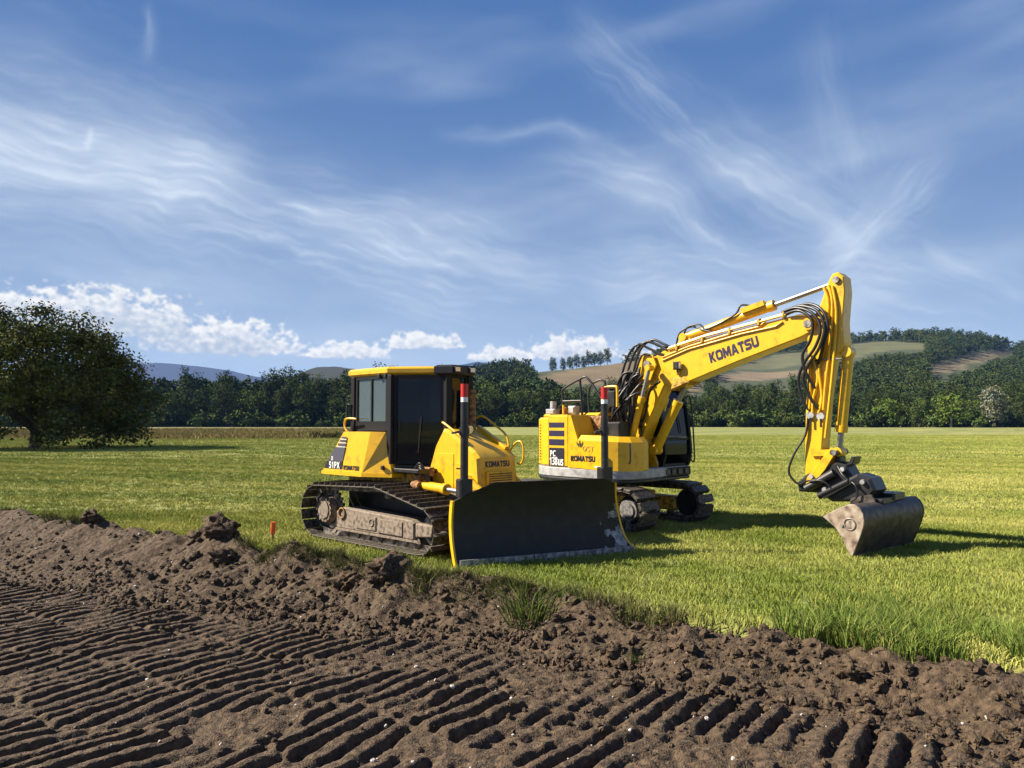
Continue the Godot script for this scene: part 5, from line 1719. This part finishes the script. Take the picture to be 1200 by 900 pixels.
	part(cab, "cab_floor", B.new().box(Vector3(0.68, 1.15, -0.705), Vector3(1.22, 0.06, 0.86), 0.01), M.trim)
	var rf := part(cab, "roof", B.new().prism([Vector2(-0.02, 2.745), Vector2(1.03, 2.72), Vector2(1.12, 2.66), Vector2(1.16, 2.70), Vector2(1.02, 2.80), Vector2(0.0, 2.83)], -1.21, -0.20, 0.015), M.trim)
	for z in [-0.4, -1.0]:
		var lm := part(rf, "work_lamp", B.new().box(Vector3(1.10, 2.79, z), Vector3(0.10, 0.09, 0.14), 0.015), M.black)
		part(lm, "lens", B.new().box(Vector3(1.153, 2.79, z), Vector3(0.006, 0.065, 0.11)), M.lens)
	var seat := B.new()
	seat.box(Vector3(0.52, 1.62, -0.70), Vector3(0.5, 0.15, 0.5), 0.05)
	seat.box(Vector3(0.27, 2.02, -0.70), Vector3(0.13, 0.7, 0.46), 0.05)
	part(cab, "seat", seat, M.black)
	part(cab, "console", B.new().box(Vector3(0.6, 1.55, -0.38), Vector3(0.55, 0.4, 0.14), 0.03), M.trim)
	part(cab, "wiper", B.new().tube([Vector3(1.35, 1.78, -0.85), Vector3(1.29, 2.25, -0.8)], 0.012), M.black)
	part(cab, "cab_rail", B.new().tube(smooth_path([Vector3(1.32, 1.25, -1.24), Vector3(1.40, 1.28, -1.26), Vector3(1.33, 2.45, -1.26), Vector3(1.22, 2.5, -1.22)], 4), 0.017), M.black)
	for z in [-0.35, -0.55, -0.78, -1.02]:
		part(cab, "step_lamp", B.new().box(Vector3(1.365, 1.02, z), Vector3(0.02, 0.10, 0.14), 0.006), M.decal)
	part(cab, "bumper", B.new().box(Vector3(1.33, 1.02, -0.7), Vector3(0.05, 0.17, 1.0), 0.02), M.trim)
	# boom: first piece
	var bb := B.new()
	bb.prism([Vector2(0.66, 1.55), Vector2(0.80, 1.36), Vector2(1.02, 1.40), Vector2(1.32, 2.10), Vector2(1.60, 2.62), Vector2(1.74, 2.86), Vector2(1.66, 3.08), Vector2(1.40, 3.28), Vector2(1.20, 3.24), Vector2(1.00, 2.80), Vector2(0.72, 2.10)], -0.17, 0.17, 0.03)
	var lowb := part(o, "lower_boom", bb, M.yellow)
	part(lowb, "foot_pin", B.new().cyl(Vector3(0.84, 1.52, -0.24), Vector3(0.84, 1.52, 0.24), 0.09, 0.09, 18), M.worn_yellow)
	part(lowb, "boom_mount", B.new().prism([Vector2(0.55, 1.10), Vector2(1.25, 1.10), Vector2(1.05, 1.62), Vector2(0.70, 1.66)], 0.19, 0.25, 0.01), M.yellow)
	part(lowb, "boom_mount", B.new().prism([Vector2(0.55, 1.10), Vector2(1.25, 1.10), Vector2(1.05, 1.62), Vector2(0.70, 1.66)], -0.25, -0.19, 0.01), M.yellow)
	part(lowb, "joint_plate", B.new().prism([Vector2(1.14, 2.84), Vector2(1.38, 2.80), Vector2(1.52, 3.10), Vector2(1.44, 3.30), Vector2(1.22, 3.32), Vector2(1.10, 3.1)], 0.22, 0.26, 0.01), M.yellow)
	part(lowb, "joint_plate", B.new().prism([Vector2(1.14, 2.84), Vector2(1.38, 2.80), Vector2(1.52, 3.10), Vector2(1.44, 3.30), Vector2(1.22, 3.32), Vector2(1.10, 3.1)], -0.26, -0.22, 0.01), M.yellow)
	part(lowb, "joint_pin", B.new().cyl(Vector3(1.32, 3.12, -0.30), Vector3(1.32, 3.12, 0.30), 0.075, 0.075, 18), M.steel)
	part(lowb, "valve_block", B.new().box(Vector3(0.98, 2.62, 0.24), Vector3(0.22, 0.30, 0.12), 0.03), M.rust)
	part(lowb, "valve_block", B.new().box(Vector3(0.92, 2.90, 0.10), Vector3(0.26, 0.22, 0.3), 0.04), M.steel)
	for s in [1, -1]:
		ram(o, "boom_ram", Vector3(1.02, 1.62, 0.40 * s), Vector3(1.46, 3.04, 0.40 * s), 0.60, 0.062, 0.038, M.yellow)
	ram(o, "positioning_ram", Vector3(1.34, 1.50, 0.0), Vector3(2.02, 2.74, 0.0), 0.72, 0.09, 0.05, M.yellow)
	# second piece, with lettering
	var ub := B.new()
	ub.prism([Vector2(1.34, 3.02), Vector2(1.40, 3.25), Vector2(1.62, 3.36), Vector2(2.60, 3.55), Vector2(3.60, 3.70), Vector2(4.30, 3.80), Vector2(4.52, 3.77), Vector2(4.60, 3.64), Vector2(4.54, 3.50), Vector2(4.32, 3.41), Vector2(3.20, 3.08), Vector2(2.10, 2.73), Vector2(1.86, 2.66), Vector2(1.62, 2.74)], -0.19, 0.19, 0.018)
	var upb := part(o, "upper_boom", ub, M.yellow)
	var slope := Basis(Vector3(0, 0, 1), 0.252)
	block_letters(upb, "KOMATSU", 0.19, 0.98, Transform3D(slope, Vector3(3.10, 3.29, 0.1935)), M.navy)
	part(upb, "end_pin", B.new().cyl(Vector3(4.46, 3.62, -0.25), Vector3(4.46, 3.62, 0.25), 0.065, 0.065, 18), M.steel)
	var pipe_y := [[0.02, 0.215], [0.055, 0.16], [0.06, 0.08]]
	for k in 3:
		var dy: float = pipe_y[k][0]
		var pz: float = pipe_y[k][1]
		part(upb, "hydraulic_pipe", B.new().tube([Vector3(1.75, 3.37 + dy, pz), Vector3(2.6, 3.555 + dy, pz), Vector3(3.6, 3.71 + dy, pz), Vector3(4.15, 3.80 + dy, pz)], 0.020), M.chrome if k == 1 else M.yellow)
	part(upb, "hydraulic_pipe", B.new().tube([Vector3(1.62, 3.18, 0.205), Vector3(2.2, 3.36, 0.205), Vector3(3.3, 3.56, 0.205), Vector3(3.9, 3.63, 0.205), Vector3(4.02, 3.70, 0.205)], 0.018), M.yellow)
	part(upb, "hydraulic_pipe", B.new().tube([Vector3(1.62, 3.24, 0.205), Vector3(2.2, 3.41, 0.205), Vector3(3.0, 3.565, 0.205), Vector3(3.6, 3.655, 0.205), Vector3(3.72, 3.73, 0.205)], 0.018), M.yellow)
	for x in [1.95, 2.5, 3.05, 3.6, 4.05]:
		part(upb, "pipe_clamp", B.new().box(Vector3(x, 3.30 + (x - 1.5) * 0.195 + 0.02, 0.19), Vector3(0.05, 0.12, 0.10), 0.01), M.worn_yellow)
	var bl := part(upb, "boom_lamp", B.new().box(Vector3(1.98, 3.06, 0.26), Vector3(0.13, 0.15, 0.10), 0.02), M.black)
	part(bl, "lens", B.new().box(Vector3(2.05, 3.06, 0.26), Vector3(0.006, 0.11, 0.08)), M.lens)
	part(bl, "lamp_bracket", B.new().box(Vector3(1.98, 2.95, 0.22), Vector3(0.05, 0.12, 0.06), 0.01), M.worn_yellow)
	part(upb, "ram_mount", B.new().prism([Vector2(1.80, 3.38), Vector2(2.22, 3.46), Vector2(2.10, 3.68), Vector2(1.98, 3.68)], -0.07, 0.07, 0.01), M.yellow)
	part(upb, "hinge_ear", B.new().prism([Vector2(1.80, 2.60), Vector2(2.20, 2.74), Vector2(2.10, 2.84), Vector2(1.86, 2.84)], -0.22, 0.22, 0.02), M.worn_yellow)
	ram(o, "arm_ram", Vector3(2.05, 3.62, 0.0), Vector3(4.92, 4.30, 0.0), 0.60, 0.082, 0.042, M.yellow)
	part(o, "ram_fitting", B.new().bar(Vector3(3.20, 3.97, 0.08), Vector3(3.66, 4.08, 0.08), 0.08, 0.09, Vector3.UP, 0.02), M.yellow)
	# arm
	var st := B.new()
	st.prism([Vector2(4.80, 4.32), Vector2(4.86, 4.41), Vector2(4.95, 4.42), Vector2(5.03, 4.34), Vector2(5.05, 4.10), Vector2(5.00, 3.60), Vector2(5.02, 3.28), Vector2(4.98, 3.16), Vector2(4.82, 3.02), Vector2(4.71, 2.4), Vector2(4.64, 1.7), Vector2(4.59, 1.18), Vector2(4.54, 1.00), Vector2(4.42, 0.96), Vector2(4.34, 1.04), Vector2(4.34, 1.4), Vector2(4.37, 2.2), Vector2(4.42, 3.0), Vector2(4.42, 3.45), Vector2(4.50, 3.72), Vector2(4.62, 3.86)], -0.16, 0.16, 0.018)
	var arm := part(o, "arm", st, M.yellow)
	part(arm, "arm_head_pin", B.new().cyl(Vector3(4.92, 4.30, -0.2), Vector3(4.92, 4.30, 0.2), 0.055, 0.055, 16), M.steel)
	part(arm, "pivot_boss", B.new().cyl(Vector3(4.47, 3.62, -0.24), Vector3(4.47, 3.62, 0.24), 0.10, 0.10, 18), M.yellow)
	for pp in [[Vector3(4.72, 4.20, 0.18), Vector3(4.80, 3.9, 0.195), Vector3(4.70, 3.3, 0.195), Vector3(4.62, 2.9, 0.195), Vector3(4.66, 2.4, 0.195), Vector3(4.60, 2.15, 0.195)], [Vector3(4.80, 4.22, 0.18), Vector3(4.86, 3.9, 0.195), Vector3(4.80, 3.2, 0.195), Vector3(4.72, 2.6, 0.195), Vector3(4.68, 2.2, 0.195)], [Vector3(4.86, 4.2, 0.18), Vector3(4.92, 3.8, 0.195), Vector3(4.88, 3.2, 0.195), Vector3(4.80, 2.5, 0.195), Vector3(4.70, 1.75, 0.195)], [Vector3(4.50, 3.1, 0.195), Vector3(4.60, 2.75, 0.195), Vector3(4.52, 2.4, 0.195), Vector3(4.50, 2.16, 0.195)], [Vector3(4.46, 3.0, 0.18), Vector3(4.47, 2.4, 0.195), Vector3(4.43, 2.16, 0.195)]]:
		part(arm, "hydraulic_pipe", B.new().tube(smooth_path(pp, 4), 0.023), M.yellow)
	part(arm, "pipe_clamp", B.new().box(Vector3(4.72, 3.02, 0.175), Vector3(0.56, 0.025, 0.05), 0.005), M.steel)
	for p in [Vector3(4.46, 2.12, 0.18), Vector3(4.63, 2.10, 0.18)]:
		var vv := part(arm, "shut_off_valve", B.new().cyl(p - Vector3(0, 0, 0.04), p + Vector3(0, 0, 0.03), 0.062, 0.062, 14), M.grey)
		part(vv, "lever", B.new().box(p + Vector3(0.01, -0.11, 0.03), Vector3(0.035, 0.14, 0.02), 0.005), M.black)
	ram(o, "bucket_ram", Vector3(5.02, 3.08, 0.0), Vector3(4.84, 1.52, 0.0), 0.78, 0.085, 0.045, M.yellow)
	for s in [1, -1]:
		part(o, "bucket_link", B.new().bar(Vector3(4.84, 1.52, 0.19 * s), Vector3(4.46, 1.50, 0.19 * s), 0.03, 0.10, Vector3.UP, 0.008), M.yellow)
		part(o, "bucket_link", B.new().prism([Vector2(4.90, 1.56), Vector2(4.80, 1.60), Vector2(4.40, 1.10), Vector2(4.38, 0.98), Vector2(4.50, 1.0), Vector2(4.70, 1.24)], 0.215 * s - 0.018, 0.215 * s + 0.018, 0.006), M.yellow)
	part(o, "link_pin", B.new().cyl(Vector3(4.84, 1.52, -0.26), Vector3(4.84, 1.52, 0.26), 0.05, 0.05, 14), M.steel)
	# tilting coupler
	var tr := B.new()
	tr.prism([Vector2(4.24, 0.86), Vector2(4.22, 1.00), Vector2(4.36, 1.14), Vector2(4.56, 1.26), Vector2(4.86, 1.37), Vector2(5.02, 1.33), Vector2(5.12, 1.14), Vector2(4.98, 0.96), Vector2(4.66, 0.86)], -0.20, 0.20, 0.03)
	var cp := part(o, "tilting_coupler", tr, M.black, "black tilting coupler between arm and bucket")
	part(cp, "hook", B.new().prism([Vector2(4.96, 1.30), Vector2(5.10, 1.34), Vector2(5.14, 1.46), Vector2(5.08, 1.46), Vector2(5.05, 1.39), Vector2(4.95, 1.37)], -0.14, 0.14, 0.01), M.black)
	part(cp, "hook", B.new().prism([Vector2(4.80, 1.34), Vector2(4.90, 1.37), Vector2(4.90, 1.45), Vector2(4.82, 1.46)], -0.12, 0.12, 0.01), M.black)
	part(cp, "rotator_body", B.new().prism([Vector2(4.66, 0.82), Vector2(4.90, 1.02), Vector2(5.20, 1.20), Vector2(5.40, 1.14), Vector2(5.48, 0.96), Vector2(5.38, 0.82), Vector2(5.10, 0.76), Vector2(4.80, 0.74)], -0.26, 0.26, 0.04), M.black)
	part(cp, "lower_plate", B.new().box(Vector3(5.22, 0.80, -0.1), Vector3(0.72, 0.07, 0.7), 0.02), M.black)
	part(cp, "lower_plate", B.new().box(Vector3(5.44, 0.84, -0.42), Vector3(0.34, 0.10, 0.5), 0.03), M.black)
	for s in [1, -1]:
		part(cp, "tilt_ram", B.new().cyl(Vector3(4.62, 0.82, 0.30 * s), Vector3(5.10, 1.08, 0.30 * s), 0.055, 0.055, 14), M.trim)
		part(cp, "tilt_ram", B.new().cyl(Vector3(4.40, 0.92, 0.26 * s), Vector3(4.86, 1.20, 0.26 * s), 0.07, 0.07, 14), M.black)
		part(cp, "guard_strip", B.new().bar(Vector3(4.70, 0.80, 0.33 * s), Vector3(5.18, 1.10, 0.33 * s), 0.02, 0.05), M.trim)
	for p in [Vector3(4.98, 1.26, 0.22), Vector3(4.48, 1.12, 0.22), Vector3(5.30, 1.08, 0.27), Vector3(4.72, 0.93, 0.29)]:
		part(cp, "pin_cap", B.new().cyl(p, p + Vector3(0, 0, 0.05), 0.04, 0.035, 12), M.grey)
	for pts in [[Vector3(4.30, 0.98, 0.24), Vector3(4.48, 1.06, 0.34), Vector3(4.72, 1.06, 0.36), Vector3(4.86, 0.94, 0.34)], [Vector3(5.10, 1.10, 0.30), Vector3(5.22, 1.02, 0.36), Vector3(5.24, 0.86, 0.36), Vector3(5.14, 0.78, 0.36)], [Vector3(4.9, 1.30, 0.22), Vector3(5.0, 1.18, 0.30), Vector3(5.1, 1.10, 0.32)]]:
		part(cp, "hydraulic_hose", B.new().tube(smooth_path(pts, 5), 0.015, 6), M.hose)
	# bucket
	var bk := Node3D.new()
	bk.name = "bucket"
	bk.position = Vector3(5.35, 0.0, 0.95)
	bk.rotation.y = -6.0 * DEG
	o.add_child(bk)
	var prof := [Vector2(4.93, 0.57), Vector2(5.08, 0.665), Vector2(5.22, 0.745), Vector2(5.34, 0.79), Vector2(5.42, 0.795), Vector2(5.495, 0.75), Vector2(5.545, 0.67), Vector2(5.56, 0.58), Vector2(5.55, 0.49), Vector2(5.52, 0.40), Vector2(5.48, 0.29), Vector2(5.43, 0.17), Vector2(5.36, 0.0)]
	var outer := []
	for p in prof: outer.append(p - Vector2(5.35, 0))
	var plate := outer.duplicate()
	plate.append_array([Vector2(-0.07, 0.16), Vector2(-0.12, 0.27), Vector2(-0.21, 0.41), Vector2(-0.30, 0.48)])
	for s in [0.0, -2.0]:
		var pl := part(bk, "side_plate", B.new().prism(plate, s - 0.03, s, 0.006), M.plate if s == 0.0 else M.shell, "pale worn side plate of the bucket" if s == 0.0 else "")
		if s == 0.0:
			part(pl, "round_emblem", B.new().ring(Vector3(0.0, 0.50, 0.004), Vector3(0, 0, 1), 0.085, 0.010), M.steel)
			part(pl, "emblem_bar", B.new().box(Vector3(0.0, 0.50, 0.003), Vector3(0.03, 0.11, 0.006), 0.0), M.steel)
			part(pl, "lug", B.new().cyl(Vector3(-0.12, 0.47, 0.0), Vector3(-0.12, 0.47, 0.02), 0.02, 0.02, 10), M.steel)
	var inner := []
	for i in outer.size():
		var t: Vector2 = (outer[mini(i + 1, outer.size() - 1)] - outer[maxi(i - 1, 0)]).normalized()
		inner.append(outer[i] - Vector2(-t.y, t.x) * 0.026)
	var sh := B.new()
	var n_at := []
	for i in outer.size():
		var t: Vector2 = (outer[mini(i + 1, outer.size() - 1)] - outer[maxi(i - 1, 0)]).normalized()
		n_at.append(Vector3(-t.y, t.x, 0))
	for i in outer.size() - 1:
		var z0 := -1.969
		var z1 := -0.031
		var a: Vector2 = outer[i]
		var b2: Vector2 = outer[i + 1]
		var c: Vector2 = inner[i]
		var d: Vector2 = inner[i + 1]
		sh.tri(Vector3(a.x, a.y, z0), Vector3(b2.x, b2.y, z0), Vector3(b2.x, b2.y, z1), n_at[i], n_at[i + 1], n_at[i + 1])
		sh.tri(Vector3(a.x, a.y, z0), Vector3(b2.x, b2.y, z1), Vector3(a.x, a.y, z1), n_at[i], n_at[i + 1], n_at[i])
		sh.tri(Vector3(c.x, c.y, z0), Vector3(d.x, d.y, z0), Vector3(d.x, d.y, z1), -n_at[i], -n_at[i + 1], -n_at[i + 1])
		sh.tri(Vector3(c.x, c.y, z0), Vector3(d.x, d.y, z1), Vector3(c.x, c.y, z1), -n_at[i], -n_at[i + 1], -n_at[i])
	part(bk, "shell", sh, M.shell, "dark brown curved shell of the bucket")
	part(bk, "cutting_edge", B.new().bar(Vector3(0.012, 0.0, -1.97), Vector3(0.012, 0.0, -0.03), 0.035, 0.10, Vector3.UP, 0.005), M.steel)
	part(bk, "top_lip", B.new().bar(Vector3(-0.41, 0.57, -1.97), Vector3(-0.41, 0.57, -0.03), 0.05, 0.04, Vector3.UP, 0.005), M.shell)
	for z in [-0.65, -1.35]:
		part(bk, "hanger", B.new().prism([Vector2(-0.35, 0.60), Vector2(0.08, 0.80), Vector2(0.02, 0.90), Vector2(-0.30, 0.82)], z - 0.02, z + 0.02, 0.004), M.shell)
	# hoses
	var hoses := [
		[Vector3(0.75, 2.05, 0.22), Vector3(0.70, 2.7, 0.30), Vector3(0.86, 3.25, 0.30), Vector3(1.10, 3.52, 0.28), Vector3(1.36, 3.42, 0.24), Vector3(1.66, 3.28, 0.21)],
		[Vector3(0.85, 2.1, 0.2), Vector3(0.84, 2.8, 0.28), Vector3(0.98, 3.30, 0.26), Vector3(1.24, 3.55, 0.24), Vector3(1.50, 3.50, 0.20), Vector3(1.72, 3.38, 0.20)],
		[Vector3(0.80, 2.2, 0.1), Vector3(0.90, 2.9, 0.15), Vector3(1.06, 3.40, 0.15), Vector3(1.34, 3.60, 0.14), Vector3(1.62, 3.50, 0.14), Vector3(1.80, 3.41, 0.12)],
		[Vector3(0.70, 2.2, 0.0), Vector3(0.80, 2.8, 0.05), Vector3(0.98, 3.44, 0.05), Vector3(1.20, 3.60, 0.05), Vector3(1.46, 3.48, 0.06), Vector3(1.76, 3.40, 0.06)],
		[Vector3(0.98, 2.4, 0.26), Vector3(0.94, 2.75, 0.34), Vector3(1.10, 3.0, 0.34), Vector3(1.22, 3.3, 0.30), Vector3(1.38, 3.30, 0.28)],
		[Vector3(0.78, 2.4, 0.24), Vector3(0.62, 2.62, 0.34), Vector3(0.80, 2.95, 0.34), Vector3(1.02, 2.98, 0.30)],
		[Vector3(1.10, 1.9, 0.2), Vector3(1.30, 2.2, 0.3), Vector3(1.40, 2.6, 0.3), Vector3(1.62, 2.78, 0.28)],
		[Vector3(0.60, 1.75, 0.30), Vector3(0.55, 2.1, 0.36), Vector3(0.70, 2.36, 0.34), Vector3(0.84, 2.2, 0.26)],
		[Vector3(0.66, 1.75, 0.44), Vector3(0.62, 2.2, 0.46), Vector3(0.74, 2.6, 0.40), Vector3(0.92, 2.62, 0.32)],
		[Vector3(1.10, 1.70, 0.22), Vector3(1.18, 1.95, 0.26), Vector3(1.10, 2.2, 0.24), Vector3(1.22, 2.4, 0.2)]]
	var hr := RandomNumberGenerator.new()
	hr.seed = 6
	for i in 12:
		var a := Vector3(0.55 + 0.5 * hr.randf(), 1.75 + 0.3 * hr.randf(), 0.18 + 0.4 * hr.randf())
		var e := Vector3(0.85 + 0.5 * hr.randf(), 2.5 + 0.6 * hr.randf(), 0.2 + 0.16 * hr.randf())
		hoses.append([a, a.lerp(e, 0.35) + Vector3(-0.16 * hr.randf(), 0.05, 0.12 * hr.randf()), a.lerp(e, 0.75) + Vector3(-0.14 * hr.randf(), 0.12, 0.1 * hr.randf()), e])
	for h in hoses: part(o, "hydraulic_hose", B.new().tube(smooth_path(h, 6), 0.024, 8), M.hose)
	for h in [[Vector3(4.02, 3.86, 0.21), Vector3(4.30, 3.90, 0.26), Vector3(4.60, 3.76, 0.32), Vector3(4.72, 3.50, 0.34), Vector3(4.62, 3.22, 0.32), Vector3(4.42, 2.98, 0.28), Vector3(4.30, 2.70, 0.25), Vector3(4.36, 2.35, 0.22), Vector3(4.46, 2.18, 0.19)],
		[Vector3(4.06, 3.88, 0.16), Vector3(4.34, 3.93, 0.22), Vector3(4.66, 3.80, 0.30), Vector3(4.78, 3.52, 0.33), Vector3(4.68, 3.20, 0.31), Vector3(4.48, 2.94, 0.27), Vector3(4.38, 2.70, 0.25), Vector3(4.48, 2.40, 0.22), Vector3(4.62, 2.2, 0.19)],
		[Vector3(4.10, 3.82, 0.24), Vector3(4.36, 3.84, 0.30), Vector3(4.58, 3.66, 0.34), Vector3(4.56, 3.36, 0.34), Vector3(4.40, 3.10, 0.30), Vector3(4.44, 2.80, 0.26), Vector3(4.56, 2.56, 0.2)],
		[Vector3(4.05, 3.84, 0.1), Vector3(4.4, 3.96, 0.16), Vector3(4.70, 3.84, 0.26), Vector3(4.82, 3.56, 0.3), Vector3(4.74, 3.24, 0.28), Vector3(4.62, 2.95, 0.22)]]:
		part(o, "hydraulic_hose", B.new().tube(smooth_path(h, 6), 0.026, 8), M.hose)
	part(o, "hydraulic_hose", B.new().tube(smooth_path([Vector3(4.42, 2.1, 0.18), Vector3(4.38, 1.8, 0.20), Vector3(4.22, 1.5, 0.26), Vector3(4.12, 1.2, 0.28), Vector3(4.22, 1.02, 0.26), Vector3(4.36, 0.98, 0.24)], 6), 0.020, 8), M.hose)
	for h in [[Vector3(2.0, 3.62, 0.06), Vector3(2.1, 3.78, 0.08), Vector3(2.35, 3.82, 0.08), Vector3(2.5, 3.72, 0.1), Vector3(2.75, 3.78, 0.1), Vector3(3.1, 3.93, 0.1), Vector3(3.2, 4.08, 0.08), Vector3(3.36, 4.06, 0.06)], [Vector3(1.8, 3.45, 0.0), Vector3(1.9, 3.70, 0.02), Vector3(2.15, 3.80, 0.02), Vector3(2.4, 3.72, 0.08), Vector3(2.6, 3.66, 0.1)]]:
		part(o, "hydraulic_hose", B.new().tube(smooth_path(h, 6), 0.018, 8), M.hose)

func stake() -> void:
	var t := Node3D.new()
	t.name = numbered("marker_stake")
	t.position = Vector3(-4.05, 0, -12.85)
	t.rotation = Vector3(0.03, 0.4, -0.05)
	tag(t, "small orange-topped survey stake in the grass beside the soil bank", "stake")
	add_child(t)
	part(t, "wooden_stake", B.new().box(Vector3(0, 0.05, 0), Vector3(0.04, 0.34, 0.03), 0.004), mat(Color(0.28, 0.17, 0.08), 0.8))
	part(t, "orange_top", B.new().box(Vector3(0, 0.22, 0), Vector3(0.075, 0.20, 0.045), 0.008), M.orange)

func machines() -> void:
	paints()
	bulldozer()
	excavator()
	stake()

func _ready() -> void:
	var t0 := Time.get_ticks_msec()
	for a in [[n_big, 0.02, 3, 1], [n_mid, 0.05, 4, 2], [n_fine, 0.05, 4, 3], [n_streak, 0.02, 4, 4], [n_cloud, 0.05, 4, 5]]:
		a[0].noise_type = FastNoiseLite.TYPE_SIMPLEX_SMOOTH
		a[0].frequency = a[1]
		a[0].fractal_octaves = a[2]
		a[0].seed = a[3]
	stage()
	print("stage ", Time.get_ticks_msec() - t0)
	ground_and_soil()
	print("ground ", Time.get_ticks_msec() - t0)
	hills()
	woods()
	print("woods ", Time.get_ticks_msec() - t0)
	machines()
	print("machines ", Time.get_ticks_msec() - t0)
	grass_and_clods()
	print("grass ", Time.get_ticks_msec() - t0)
